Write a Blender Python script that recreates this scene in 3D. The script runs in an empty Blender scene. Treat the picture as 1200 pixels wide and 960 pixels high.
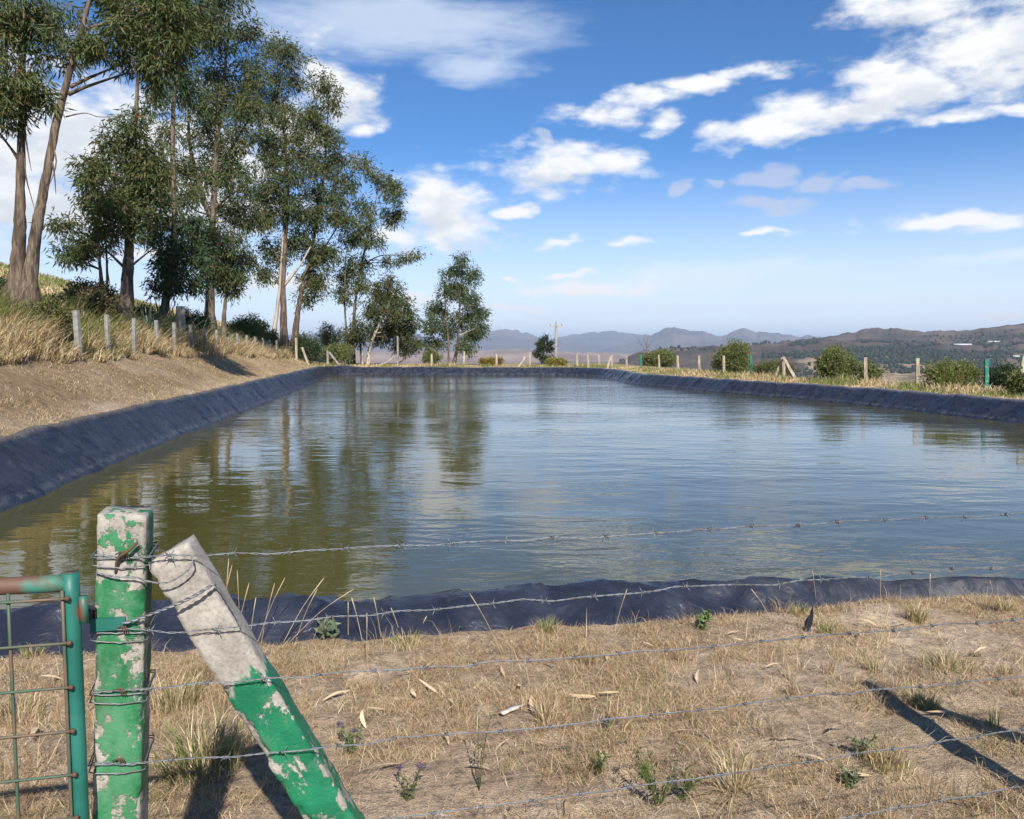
import bpy, math, random
import numpy as np

# ------------------------------------------------------------------ camera, sky, sun, exposure
SC = bpy.context.scene
COL = SC.collection
F, EYE = 961.0, 1.6
PITCH = math.atan(72 / F)
SUN_AZ, SUN_EL = math.radians(12.5), math.radians(38)      # sun behind the camera, a little to the right
EXPOSURE = 0.6

cam_d = bpy.data.cameras.new('camera'); cam = bpy.data.objects.new('camera', cam_d); COL.objects.link(cam)
cam.location = (0, 0, EYE); cam.rotation_euler = (math.pi / 2 - PITCH, 0, 0)
cam_d.sensor_width = 36; cam_d.lens = 36 * F / 1200; cam_d.clip_start = 0.05; cam_d.clip_end = 60000
SC.camera = cam

SC.view_settings.view_transform = 'Standard'; SC.view_settings.look = 'None'
SC.view_settings.exposure = EXPOSURE; SC.view_settings.gamma = 1
SC.render.engine = 'CYCLES'
cy = SC.cycles
cy.use_denoising = True
try: cy.denoiser = 'OPENIMAGEDENOISE'
except Exception: pass
cy.max_bounces = 6; cy.diffuse_bounces = 2; cy.glossy_bounces = 3; cy.transmission_bounces = 3
cy.volume_bounces = 0; cy.transparent_max_bounces = 4
cy.caustics_reflective = False; cy.caustics_refractive = False
cy.sample_clamp_indirect = 4.0

def ray(px, py):
    u = (px - 600) / F; v = (480 - py) / F
    return np.array([u, math.cos(PITCH) + v * math.sin(PITCH), -math.sin(PITCH) + v * math.cos(PITCH)])
def P(px, py, d):
    r = ray(px, py); k = d / r[1]
    return np.array([r[0] * k, d, EYE + r[2] * k])
def PZ(px, py, z):
    r = ray(px, py); k = (z - EYE) / r[2]
    return np.array([r[0] * k, r[1] * k, z])

# ---- world: Nishita sky with procedural clouds laid out by compass direction
world = bpy.data.worlds.new('World'); SC.world = world; world.use_nodes = True
SKY_STRENGTH = 0.1
def build_world():
    nt = world.node_tree; N = nt.nodes; L = nt.links; N.clear()
    out = N.new('ShaderNodeOutputWorld'); bg = N.new('ShaderNodeBackground'); bg.inputs['Strength'].default_value = SKY_STRENGTH
    L.new(bg.outputs[0], out.inputs['Surface'])
    sky = N.new('ShaderNodeTexSky'); sky.sky_type = 'NISHITA'; sky.sun_disc = False
    sky.sun_elevation = SUN_EL; sky.sun_rotation = math.pi - SUN_AZ
    sky.altitude = 2600; sky.air_density = 1.0; sky.dust_density = 0.35; sky.ozone_density = 2.2
    tc = N.new('ShaderNodeTexCoord')
    def m(op, a, b=None, c=None):
        n = N.new('ShaderNodeMath'); n.operation = op
        for i, x in enumerate((a, b, c)):
            if x is None: continue
            if isinstance(x, (int, float)): n.inputs[i].default_value = x
            else: L.new(x, n.inputs[i])
        return n.outputs[0]
    def vm(op, a, b=None):
        n = N.new('ShaderNodeVectorMath'); n.operation = op
        for i, x in enumerate((a, b)):
            if x is None: continue
            if isinstance(x, tuple): n.inputs[i].default_value = x
            else: L.new(x, n.inputs[i])
        return n
    D = tc.outputs['Generated']
    nrm = vm('NORMALIZE', D).outputs[0]
    sp = N.new('ShaderNodeSeparateXYZ'); L.new(nrm, sp.inputs[0])
    az = m('ARCTAN2', sp.outputs[0], sp.outputs[1]); el = m('ARCSINE', sp.outputs[2])
    cb = N.new('ShaderNodeCombineXYZ'); L.new(az, cb.inputs[0]); L.new(el, cb.inputs[1])
    AE = cb.outputs[0]
    st = vm('MULTIPLY', nrm, (1, 1, 2.2)).outputs[0]
    def noise(vec, scale, detail, rough=0.55, dist=0.0):
        n = N.new('ShaderNodeTexNoise'); L.new(vec, n.inputs['Vector']); n.inputs['Scale'].default_value = scale
        n.inputs['Detail'].default_value = detail; n.inputs['Roughness'].default_value = rough; n.inputs['Distortion'].default_value = dist
        return n
    warp = noise(st, 10, 3, 0.6)
    wv = vm('MULTIPLY', vm('SUBTRACT', warp.outputs['Color'], (.5, .5, .5)).outputs[0], (.11, .05, 0)).outputs[0]
    AW = vm('ADD', AE, wv).outputs[0]
    fb = noise(st, 19, 6, 0.57)
    fbu = noise(vm('ADD', st, (0, 0, .035)).outputs[0], 21, 3, 0.6)
    def ae(px, py):
        r = ray(px, py); r = r / np.linalg.norm(r)
        return math.atan2(r[0], r[1]), math.asin(r[2])
    # px, py, rx, ry, weight: each cloud is one or a few ellipses
    def bar(x0, y0, x1, y1, r0, r1, n, w):
        return [(x0 + (x1 - x0) * i / (n - 1), y0 + (y1 - y0) * i / (n - 1), 1.15 * math.hypot(x1 - x0, y1 - y0) / n, r0 + (r1 - r0) * i / (n - 1), w) for i in range(n)]
    B = bar(905, 156, 1225, 42, 17, 46, 5, 1.15) + bar(690, 130, 880, 82, 17, 12, 4, .95) + [
         (1060, 8, 80, 28, .95), (1115, 140, 48, 13, .85), (1190, 128, 36, 10, .9), (768, 142, 24, 22, .85),
         (652, 198, 92, 25, 1.15), (605, 244, 30, 10, .9), (515, 240, 46, 31, 1.3), (540, 268, 56, 20, 1.15), (470, 272, 46, 18, 1.0),
         (396, 108, 48, 44, 1.25), (425, 157, 24, 12, 1.0), (340, 160, 70, 36, 1.0),
         (110, 185, 180, 80, 1.25), (40, 240, 160, 46, 1.15), (215, 255, 110, 28, .9), (-120, 140, 160, 90, 1.2),
         (905, 268, 34, 6, .9), (1122, 258, 84, 11, 1.05), (727, 288, 45, 9, .95), (657, 284, 28, 8, .9),
         (690, 338, 85, 12, 1.15), (600, 326, 22, 6, .8), (670, 317, 44, 5, .75), (592, 362, 44, 9, .8), (1170, 375, 40, 5, .8),
         (490, 350, 60, 14, .9), (330, 330, 70, 20, .9), (165, 300, 60, 16, .8)]
    G = [(905, 212, 52, 13, .85), (962, 212, 34, 15, .85), (915, 241, 60, 10, .85), (1020, 216, 50, 11, .8), (797, 223, 22, 10, .85), (842, 216, 24, 8, .7), (635, 160, 24, 10, .7)]
    V = [(440, 25, 240, 46, 1.0), (555, 75, 70, 26, 1.0), (820, 325, 300, 24, .85), (1050, 352, 330, 14, 1.0), (720, 360, 380, 12, .9), (1200, 300, 160, 12, .8)]
    def conv(lst, k=1.0):
        o = []
        for px, py, rx, ry, w in lst:
            a, e = ae(px, py); o.append((a, e, rx / F * k / max(.75, math.cos(e)), ry / F * k, w))
        return o
    Bc = conv(B, 1.12); Gc = conv(G, 1.15); Vc = conv(V, 1.0)
    def vma(a, mul, add):
        n = N.new('ShaderNodeVectorMath'); n.operation = 'MULTIPLY_ADD'; L.new(a, n.inputs[0])
        for i, x in ((1, mul), (2, add)):
            if isinstance(x, tuple): n.inputs[i].default_value = x
            else: L.new(x, n.inputs[i])
        return n.outputs[0]
    def split(vec):
        n = N.new('ShaderNodeSeparateXYZ'); L.new(vec, n.inputs[0]); r = []
        for i in (0, 1):
            c = N.new('ShaderNodeCombineXYZ')
            for j in range(3): L.new(n.outputs[i], c.inputs[j])
            r.append(c.outputs[0])
        return r
    def field(lst, vec):
        """1 at the heart of the nearest ellipse, 0 on its rim; three ellipses are measured at a time"""
        xv, yv = split(vec); acc = None; lst = list(lst)
        while len(lst) % 3: lst.append((9., 9., .01, .01, 1.))
        for i in range(0, len(lst), 3):
            t = lst[i:i + 3]; A, E_, RX, RY, W = zip(*t)
            if acc is not None and i % 9 == 0: xv = vma(acc, (1e-12,) * 3, xv)          # makes the shader compiler take the clouds in turn
            sx = tuple(1 / (r * w) for r, w in zip(RX, W)); sy = tuple(1 / (r * w) for r, w in zip(RY, W))
            dx = vma(xv, sx, tuple(-a * k for a, k in zip(A, sx))); dy = vma(yv, sy, tuple(-e * k for e, k in zip(E_, sy)))
            d2 = N.new('ShaderNodeVectorMath'); d2.operation = 'MULTIPLY_ADD'; L.new(dy, d2.inputs[0]); L.new(dy, d2.inputs[1]); L.new(vm('MULTIPLY', dx, dx).outputs[0], d2.inputs[2])
            acc = d2.outputs[0] if acc is None else vm('MINIMUM', acc, d2.outputs[0]).outputs[0]
        n = N.new('ShaderNodeSeparateXYZ'); L.new(acc, n.inputs[0])
        return m('SUBTRACT', 1.0, m('SQRT', m('MINIMUM', n.outputs[0], m('MINIMUM', n.outputs[1], n.outputs[2]))))
    def smooth(x, a, b):
        n = N.new('ShaderNodeMapRange'); n.interpolation_type = 'SMOOTHSTEP'
        L.new(x, n.inputs[0]); n.inputs[1].default_value = a; n.inputs[2].default_value = b; n.inputs[3].default_value = 0; n.inputs[4].default_value = 1
        return n.outputs[0]
    fB = field(Bc, AW)
    # beyond the frame the same fair-weather cloud goes on, from a broad noise
    broad = noise(vm('MULTIPLY', nrm, (1, 1, 2.6)).outputs[0], 2.6, 2, .5)
    outf = smooth(m('ABSOLUTE', az), .62, .80)
    fB = m('MAXIMUM', fB, m('MULTIPLY_ADD', m('SUBTRACT', broad.outputs['Fac'], .56), 5.0, m('MULTIPLY_ADD', outf, 1.0, -1.4)))
    dB = m('ADD', fB, m('MULTIPLY_ADD', fb.outputs['Fac'], 2.2, -1.1))
    dU = m('ADD', field([c for c in Bc if c[3] > 15 / F], vm('ADD', AW, (0, .018, 0)).outputs[0]), m('MULTIPLY_ADD', fbu.outputs['Fac'], 2.2, -1.1))
    aB = smooth(dB, .0, .80)
    sh = smooth(dU, .2, 1.0)
    aG = m('MULTIPLY', smooth(m('ADD', field(Gc, AW), m('MULTIPLY_ADD', fb.outputs['Fac'], 1.2, -.6)), .05, .6), .62)
    wis = noise(vm('MULTIPLY', nrm, (1, 1, 5)).outputs[0], 7, 5, .6)
    fV = smooth(m('ADD', field(Vc, AW), m('MULTIPLY_ADD', wis.outputs['Fac'], 1.5, -.75)), -.05, .9)
    aV = m('MULTIPLY', fV, .6)
    haze_line = m('MULTIPLY', m('SUBTRACT', 1, smooth(el, -.04, .24)), 1.0)
    def mix(f, a, b):
        n = N.new('ShaderNodeMix'); n.data_type = 'RGBA'; L.new(f, n.inputs[0])
        for i, x in ((6, a), (7, b)):
            if isinstance(x, tuple): n.inputs[i].default_value = x
            else: L.new(x, n.inputs[i])
        return n.outputs[2]
    k = 1 / SKY_STRENGTH
    skyc = vm('MULTIPLY', sky.outputs[0], (.37, .69, .95)).outputs[0]
    c = mix(haze_line, skyc, (.70 * k, .75 * k, .80 * k, 1))
    c = mix(aV, c, (.60 * k, .66 * k, .74 * k, 1))
    c = mix(aG, c, (.42 * k, .46 * k, .56 * k, 1))
    cc = mix(sh, (.69 * k, .695 * k, .70 * k, 1), (.52 * k, .545 * k, .59 * k, 1))
    c = mix(aB, c, cc)
    L.new(c, bg.inputs['Color'])
build_world()
try: world.cycles.sampling_method = 'MANUAL'; world.cycles.sample_map_resolution = 256
except Exception: pass

sun_d = bpy.data.lights.new('sun', 'SUN'); sun = bpy.data.objects.new('sun', sun_d); COL.objects.link(sun)
sun_d.energy = 4.6; sun_d.angle = math.radians(.53); sun_d.color = (1, .95, .87)
sun.rotation_euler = (math.pi / 2 - SUN_EL, 0, SUN_AZ)      # light travels away from the camera and a little to the left
sun.location = (10, -60, 50)

# ------------------------------------------------------------------ helpers
def rng(seed): return np.random.default_rng(seed)
def _h(ix, iy, seed):
    n = (ix.astype(np.int64) * 374761393 + iy.astype(np.int64) * 668265263 + seed * 1442695041) & 0xffffffff
    n = ((n ^ (n >> 13)) * 1274126177) & 0xffffffff
    return ((n ^ (n >> 16)) & 0xffff) / 65535.0
def vnoise(x, y, seed=0):
    x = np.asarray(x, float); y = np.asarray(y, float)
    ix = np.floor(x); iy = np.floor(y); fx = x - ix; fy = y - iy
    fx = fx * fx * (3 - 2 * fx); fy = fy * fy * (3 - 2 * fy)
    a = _h(ix, iy, seed); b = _h(ix + 1, iy, seed); c = _h(ix, iy + 1, seed); d = _h(ix + 1, iy + 1, seed)
    return (a + (b - a) * fx) * (1 - fy) + (c + (d - c) * fx) * fy
def fbm(x, y, seed=0, octv=4):
    s = 0; a = .5; t = 0
    for i in range(octv):
        s = s + a * vnoise(x, y, seed + i * 17); t += a; a *= .5; x = x * 2.03 + 3.1; y = y * 2.03 + 1.7
    return s / t
def sstep(a, b, x):
    t = np.clip((x - a) / (b - a), 0, 1); return t * t * (3 - 2 * t)

MATS = {}
def mat(name, fn):
    if name in MATS: return MATS[name]
    m = bpy.data.materials.new(name); m.use_nodes = True; nt = m.node_tree
    b = nt.nodes['Principled BSDF']; fn(nt, b, NB(nt)); MATS[name] = m
    return m
class NB:
    def __init__(s, nt): s.nt = nt; s.N = nt.nodes; s.L = nt.links
    def set(s, sock, v):
        if v is None: return
        if hasattr(v, 'is_output') or isinstance(v, bpy.types.NodeSocket): s.L.new(v, sock)
        else: sock.default_value = v
    def coord(s, kind='Object'): return s.N.new('ShaderNodeTexCoord').outputs[kind]
    def mapping(s, vec, scale=(1, 1, 1), rot=(0, 0, 0), loc=(0, 0, 0)):
        n = s.N.new('ShaderNodeMapping'); s.L.new(vec, n.inputs[0]); n.inputs['Scale'].default_value = scale; n.inputs['Rotation'].default_value = rot; n.inputs['Location'].default_value = loc
        return n.outputs[0]
    def noise(s, vec, scale, detail=4, rough=.55, dist=0, out='Fac'):
        n = s.N.new('ShaderNodeTexNoise'); s.L.new(vec, n.inputs['Vector']); n.inputs['Scale'].default_value = scale; n.inputs['Detail'].default_value = detail
        n.inputs['Roughness'].default_value = rough; n.inputs['Distortion'].default_value = dist
        return n.outputs[out]
    def vor(s, vec, scale, feature='F1', out='Distance'):
        n = s.N.new('ShaderNodeTexVoronoi'); n.feature = feature; s.L.new(vec, n.inputs['Vector']); n.inputs['Scale'].default_value = scale
        return n.outputs[out]
    def ramp(s, f, stops, mode='LINEAR'):
        n = s.N.new('ShaderNodeValToRGB'); s.L.new(f, n.inputs[0]); cr = n.color_ramp; cr.interpolation = mode
        while len(cr.elements) < len(stops): cr.elements.new(.5)
        for e, (p, c) in zip(cr.elements, stops):
            e.position = p; e.color = (c[0], c[1], c[2], 1) if isinstance(c, tuple) else (c, c, c, 1)
        return n.outputs[0]
    def mix(s, f, a, b, blend='MIX'):
        n = s.N.new('ShaderNodeMix'); n.data_type = 'RGBA'; n.blend_type = blend
        s.set(n.inputs[0], f); s.set(n.inputs[6], a if not isinstance(a, tuple) else (*a, 1)); s.set(n.inputs[7], b if not isinstance(b, tuple) else (*b, 1))
        return n.outputs[2]
    def math(s, op, a, b=None, c=None):
        n = s.N.new('ShaderNodeMath'); n.operation = op
        for i, x in enumerate((a, b, c)): s.set(n.inputs[i], x)
        return n.outputs[0]
    def rng(s, x, a, b, c=0., d=1., smooth=True):
        n = s.N.new('ShaderNodeMapRange'); n.interpolation_type = 'SMOOTHSTEP' if smooth else 'LINEAR'
        for i, v in enumerate((x, a, b, c, d)): s.set(n.inputs[i], v)
        return n.outputs[0]
    def sep(s, v):
        n = s.N.new('ShaderNodeSeparateXYZ'); s.L.new(v, n.inputs[0]); return n.outputs
    def attr(s, name='Col', out='Color'):
        n = s.N.new('ShaderNodeAttribute'); n.attribute_name = name; return n.outputs[out]
    def bump(s, h, strength, dist, normal=None):
        n = s.N.new('ShaderNodeBump'); s.set(n.inputs['Strength'], strength); s.set(n.inputs['Distance'], dist); s.L.new(h, n.inputs['Height'])
        if normal is not None: s.L.new(normal, n.inputs['Normal'])
        return n.outputs[0]

def mk(name, V, T=None, Q=None, m=None, parent=None, col=None, smooth=True, world_pts=True):
    """one mesh object from numpy arrays; vertices are world points, stored relative to the parent's place"""
    V = np.asarray(V, np.float32).reshape(-1, 3)
    if parent is not None and world_pts: V = V - np.array(parent.location, np.float32)
    me = bpy.data.meshes.new(name)
    T = np.zeros((0, 3), np.int32) if T is None or len(T) == 0 else np.asarray(T, np.int32)
    Q = np.zeros((0, 4), np.int32) if Q is None or len(Q) == 0 else np.asarray(Q, np.int32)
    me.vertices.add(len(V)); me.vertices.foreach_set('co', V.ravel())
    nl = T.size + Q.size; me.loops.add(nl); me.loops.foreach_set('vertex_index', np.concatenate([T.ravel(), Q.ravel()]))
    npoly = len(T) + len(Q); me.polygons.add(npoly)
    starts = np.concatenate([np.arange(len(T)) * 3, T.size + np.arange(len(Q)) * 4]).astype(np.int32)
    me.polygons.foreach_set('loop_start', starts)
    me.polygons.foreach_set('use_smooth', np.full(npoly, smooth, bool))
    me.update(calc_edges=True)
    if col is not None:
        a = me.color_attributes.new('Col', 'FLOAT_COLOR', 'POINT')
        c = np.ones((len(V), 4), np.float32); c[:, :3] = col; a.data.foreach_set('color', c.ravel())
    if m is not None: me.materials.append(m)
    o = bpy.data.objects.new(name, me); COL.objects.link(o)
    if parent is not None: o.parent = parent
    return o
def tag(o, label=None, cat=None, group=None, kind=None):
    if label: o['label'] = label
    if cat: o['category'] = cat
    if group: o['group'] = group
    if kind: o['kind'] = kind
    return o
def thing(name, label, cat, loc, group=None, rotz=0):
    o = bpy.data.objects.new(name, None); COL.objects.link(o); o.location = [float(c) for c in loc]; o.rotation_euler = (0, 0, rotz); o.empty_display_size = .1
    return tag(o, label, cat, group)
class Geo:
    def __init__(s): s.V = []; s.T = []; s.Q = []; s.C = []; s.n = 0
    def add(s, V, T=None, Q=None, C=None):
        V = np.asarray(V, float).reshape(-1, 3)
        if T is not None and len(T): s.T.append(np.asarray(T) + s.n)
        if Q is not None and len(Q): s.Q.append(np.asarray(Q) + s.n)
        s.V.append(V); s.n += len(V)
        if C is not None: s.C.append(np.broadcast_to(np.asarray(C, float), (len(V), 3)))
    def make(s, name, m, parent=None, smooth=True):
        V = np.concatenate(s.V); T = np.concatenate(s.T) if s.T else None; Q = np.concatenate(s.Q) if s.Q else None
        return mk(name, V, T, Q, m, parent, np.concatenate(s.C) if s.C else None, smooth)
    def tube(s, pts, rad, sides=6, cap=True, C=None, rough=0, seed=0):
        pts = np.asarray(pts, float); n = len(pts); rad = np.broadcast_to(np.asarray(rad, float), (n,))
        tg = np.gradient(pts, axis=0); tg /= np.linalg.norm(tg, axis=1)[:, None] + 1e-12
        ref = np.array([0, 0, 1.]) if abs(tg[0][2]) < .9 else np.array([1., 0, 0])
        u = np.cross(tg[0], ref); u /= np.linalg.norm(u); U = [u]
        for i in range(1, n):
            u = U[-1] - tg[i] * np.dot(U[-1], tg[i]); U.append(u / (np.linalg.norm(u) + 1e-12))
        U = np.array(U); W = np.cross(tg, U)
        a = np.arange(sides) / sides * 2 * math.pi
        R = rad[:, None] * np.ones(sides)
        if rough: R = R * (1 + rough * (rng(seed).random((n, sides)) - .5) * 2)
        V = pts[:, None, :] + R[:, :, None] * (np.cos(a)[None, :, None] * U[:, None, :] + np.sin(a)[None, :, None] * W[:, None, :])
        i = np.arange(n - 1)[:, None] * sides; j = np.arange(sides)[None, :]; j2 = (j + 1) % sides
        Q = np.stack([i + j, i + j2, i + sides + j2, i + sides + j], -1).reshape(-1, 4)
        V = V.reshape(-1, 3); T = None
        if cap:
            V = np.concatenate([V, pts[:1], pts[-1:]]); k = n * sides; jj = np.arange(sides); jn = (jj + 1) % sides
            T = np.concatenate([np.stack([jn, jj, np.full(sides, k)], -1), np.stack([(n - 1) * sides + jj, (n - 1) * sides + jn, np.full(sides, k + 1)], -1)])
        s.add(V, T, Q, C)
    def box(s, c, ux, uy, uz, C=None):
        c = np.asarray(c, float); ux, uy, uz = (np.asarray(k, float) for k in (ux, uy, uz))
        V = [c + a * ux + b * uy + d * uz for d in (-1, 1) for b in (-1, 1) for a in (-1, 1)]
        s.add(V, None, [[0, 2, 3, 1], [4, 5, 7, 6], [0, 1, 5, 4], [2, 6, 7, 3], [0, 4, 6, 2], [1, 3, 7, 5]], C)
def smooth_path(pts, n):
    pts = np.asarray(pts, float); k = len(pts); t = np.linspace(0, k - 1, n); i = np.clip(t.astype(int), 0, k - 2); f = (t - i)[:, None]
    p0 = pts[np.clip(i - 1, 0, k - 1)]; p1 = pts[i]; p2 = pts[i + 1]; p3 = pts[np.clip(i + 2, 0, k - 1)]
    return .5 * ((2 * p1) + (-p0 + p2) * f + (2 * p0 - 5 * p1 + 4 * p2 - p3) * f * f + (-p0 + 3 * p1 - 3 * p2 + p3) * f ** 3)
def unit(v): return v / (np.linalg.norm(v, axis=-1, keepdims=True) + 1e-12)
def blades(g, base, h, w, lean, azim, C, Ctip=None, droop=.5):
    """curved grass blades: five vertices and three triangles each"""
    n = len(base); d = np.stack([np.cos(azim), np.sin(azim), np.zeros(n)], -1); sd = np.stack([-np.sin(azim), np.cos(azim), np.zeros(n)], -1)
    f = rng(n).random(n) * 6.283; sd = unit(sd * np.cos(f)[:, None] + d * np.sin(f)[:, None])
    up = np.array([0, 0, 1.]); lh = (lean * h)[:, None]; vh = (h * np.sqrt(np.clip(1 - (lean * .9) ** 2, .02, 1)))[:, None]
    mid = base + d * lh * .32 + up * vh * .6; tip = base + d * lh + up * vh * (1 - droop * np.clip(lean, 0, 1)[:, None] * .35)
    wv = sd * w[:, None] * .5
    V = np.stack([base - wv, base + wv, mid - wv * .75, mid + wv * .75, tip], 1).reshape(-1, 3)
    k = np.arange(n)[:, None] * 5
    T = np.concatenate([k + np.array([[0, 1, 3]]), k + np.array([[0, 3, 2]]), k + np.array([[2, 3, 4]])])
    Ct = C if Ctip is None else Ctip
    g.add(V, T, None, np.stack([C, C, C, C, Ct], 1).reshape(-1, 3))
def leaves(g, pos, dirs, length, width, C, seed=0):
    n = len(pos); r = rng(seed); rv = unit(r.normal(size=(n, 3))); sd = unit(np.cross(dirs, rv)); nn = np.cross(dirs, sd)
    L = length[:, None]; W = width[:, None]
    V = np.stack([pos, pos + dirs * L * .45 + sd * W * .5 + nn * W * .15, pos + dirs * L, pos + dirs * L * .45 - sd * W * .5 + nn * W * .15], 1).reshape(-1, 3)
    k = np.arange(n)[:, None] * 4
    g.add(V, np.concatenate([k + np.array([[0, 1, 2]]), k + np.array([[0, 2, 3]])]), None, np.repeat(C, 4, 0))

# ------------------------------------------------------------------ lie of the land
ra = ray(470, 408); AX = np.array([ra[0], ra[1]]) / math.hypot(ra[0], ra[1]); AN = np.array([AX[1], -AX[0]])     # pond axis and its right
def st_xy(s, t): return s * AX + t * AN
def xy_st(x, y): return x * AX[0] + y * AX[1], x * AN[0] + y * AN[1]
def pt(p, z): return [p[0], p[1], z]
crest = []      # x, y, crest height, ground height outside, sharpness kept for the near side
near = [(-120, 722, .13), (0, 716, .13), (130, 711, .13), (250, 706, .12), (330, 704, .12), (430, 703, .11), (500, 698, .11), (560, 697, .10), (620, 690, .11), (700, 688, .10), (770, 689, .08), (840, 683, .09), (920, 683, .06), (1010, 680, .04), (1100, 681, .02), (1200, 681, .02), (1330, 676, .02)]
for px, py, z in near:
    p = PZ(px, py, z); crest.append((p[0], p[1], z, 0.0))
q = st_xy(7.4, 9); crest.append((q[0], q[1], .05, 0.0))
q = st_xy(8.2, 15); crest.append((q[0], q[1], .08, 0.02))
q = st_xy(9.2, 17.3); crest.append((q[0], q[1], .10, 0.05)); q = st_xy(11.5, 18.2); crest.append((q[0], q[1], .12, .08))
for px, py, z in [(1200, 469, .14), (1100, 461, .14), (1030, 455.5, .14), (940, 449.5, .14), (860, 445, .14), (800, 441, .13), (758, 438.5, .13)]:
    p = PZ(px, py, z); crest.append((p[0], p[1], z, .09))
for s, t in [(56.5, 14.6), (59.5, 13.8), (61.5, 12.2), (62.3, 9.5), (62.8, 5), (63.6, 0), (64.6, -2.8), (64.9, -4.4), (63.9, -5.4), (62, -5.85)]:
    q = st_xy(s, t); crest.append((q[0], q[1], .15 if t > -4 else .25, .10 if t > -4 else .2))
for s in (52, 40, 28, 18, 10, 6.0):
    q = st_xy(s, -5.9 + .12 * math.sin(s * .23)); crest.append((q[0], q[1], .30, .27))
for s, t in [(3.8, -5.3), (3.2, -4.2)]:
    q = st_xy(s, t); crest.append((q[0], q[1], .2, .1))
crest = np.array(crest)
def resample_closed(p, step):
    k = len(p); out = []
    for i in range(k):
        p0, p1, p2, p3 = p[(i - 1) % k], p[i], p[(i + 1) % k], p[(i + 2) % k]
        L = np.linalg.norm(p2[:2] - p1[:2])
        st = step if callable(step) is False else step(p1)
        m = max(1, int(round(L / st)))
        for j in range(m):
            f = j / m
            a, b, c, d = (np.linalg.norm(p1[:2] - p0[:2]) ** .5, L ** .5, np.linalg.norm(p3[:2] - p2[:2]) ** .5, 0)
            # centripetal Catmull-Rom keeps unevenly spaced points from overshooting
            t0, t1, t2, t3 = 0, a, a + b, a + b + c; t = t1 + (t2 - t1) * f
            A1 = (t1 - t) / (t1 - t0) * p0 + (t - t0) / (t1 - t0) * p1; A2 = (t2 - t) / (t2 - t1) * p1 + (t - t1) / (t2 - t1) * p2; A3 = (t3 - t) / (t3 - t2) * p2 + (t - t2) / (t3 - t2) * p3
            B1 = (t2 - t) / (t2 - t0) * A1 + (t - t0) / (t2 - t0) * A2; B2 = (t3 - t) / (t3 - t1) * A2 + (t - t1) / (t3 - t1) * A3
            out.append((t2 - t) / (t2 - t1) * B1 + (t - t1) / (t2 - t1) * B2)
    return np.array(out)
RING = resample_closed(crest, .8)
def signed(x, y):
    """distance outside the liner crest (negative inside the pond), crest height and ground height at the nearest crest point"""
    x = np.asarray(x, float).ravel(); y = np.asarray(y, float).ravel()
    A = RING[:, :2]; Bp = np.roll(A, -1, 0); E = Bp - A; L2 = (E ** 2).sum(1)
    dist = np.full(len(x), 1e9); zc = np.zeros(len(x)); zg = np.zeros(len(x)); ins = np.zeros(len(x), bool)
    for i in range(len(A)):
        dx = x - A[i, 0]; dy = y - A[i, 1]; f = np.clip((dx * E[i, 0] + dy * E[i, 1]) / L2[i], 0, 1)
        d2 = (dx - f * E[i, 0]) ** 2 + (dy - f * E[i, 1]) ** 2; k = d2 < dist
        j = (i + 1) % len(A)
        dist[k] = d2[k]; zc[k] = (RING[i, 2] * (1 - f) + RING[j, 2] * f)[k]; zg[k] = (RING[i, 3] * (1 - f) + RING[j, 3] * f)[k]
        c = ((A[i, 1] > y) != (Bp[i, 1] > y)) & (x < (Bp[i, 0] - A[i, 0]) * (y - A[i, 1]) / (Bp[i, 1] - A[i, 1] + 1e-12) + A[i, 0]); ins ^= c
    d = np.sqrt(dist); return np.where(ins, -d, d), zc, zg
VALLEY = -75.0
def outer_land(x, y, zg):
    s, t = xy_st(x, y); q = -5.9 - t
    rise = np.interp(q, [0, .45, 1.0, 2.0, 2.75, 3.2, 6, 60, 160, 400], [0, .03, .22, .80, 1.16, 1.25, 2.55, 18.8, 46, 80])
    low = np.interp(q, [0, .45, 1.0, 2.0, 2.75, 3.2, 6, 60, 160, 400], [0, .02, .12, .45, .65, .72, 1.75, 17.6, 45, 80])
    k = sstep(36, 66, s); rise = rise * (1 - k) + low * k
    wl = sstep(-5.9, -9, t); along = 1 - sstep(70, 260, s)
    endw = 1 - sstep(66, 74, s) * (1 - sstep(-6, -12, t))
    rise = rise * along * endw * sstep(-40, -5, s)
    bumps = (fbm(x * .5, y * .5, 5) - .5) * .22 * np.clip(q / 3, 0, 1) * along
    bumps = bumps + ((fbm(x * 1.7, y * 1.7, 6) - .5) * .22 + (fbm(x * 4.5, y * 4.5, 7, 3) - .5) * .09) * sstep(.3, 1.0, q) * along * (1 - sstep(60, 120, s))
    out = np.maximum(np.maximum(s - 79, t - 20.3), 0) * (1 - wl * (1 - sstep(90, 260, s)))
    out = np.maximum(out, np.maximum(0, np.hypot(x, y) - 500) * .6)
    fall = np.interp(out, [0, 3, 10, 60, 300, 900, 2500], [0, .25, 1.3, 9, 42, 68, 75])
    soil = (fbm(x * 1.6, y * 1.6, 9) - .5) * .07 + (fbm(x * 7, y * 7, 12, 3) - .5) * .05
    far = sstep(8, 40, np.hypot(x, y))
    return zg + rise + bumps - fall + soil * (1 - far * .5)
def ground_h(x, y):
    x = np.asarray(x, float); y = np.asarray(y, float); sh = x.shape
    x = x.ravel(); y = y.ravel(); e, zc, zg = signed(x, y)
    z = outer_land(x, y, zg)
    zin = zg - .12 + np.minimum(e, 0) * 1.1
    w = sstep(-.02, .42, e)
    z = np.where(e < 0, np.maximum(zin, -2.2), (zg - .12) * (1 - w) + z * w)
    return z.reshape(sh), e.reshape(sh)
def gz(x, y): return float(ground_h(np.array([x]), np.array([y]))[0][0])
def gzs(x, y): return ground_h(x, y)[0]

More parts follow.
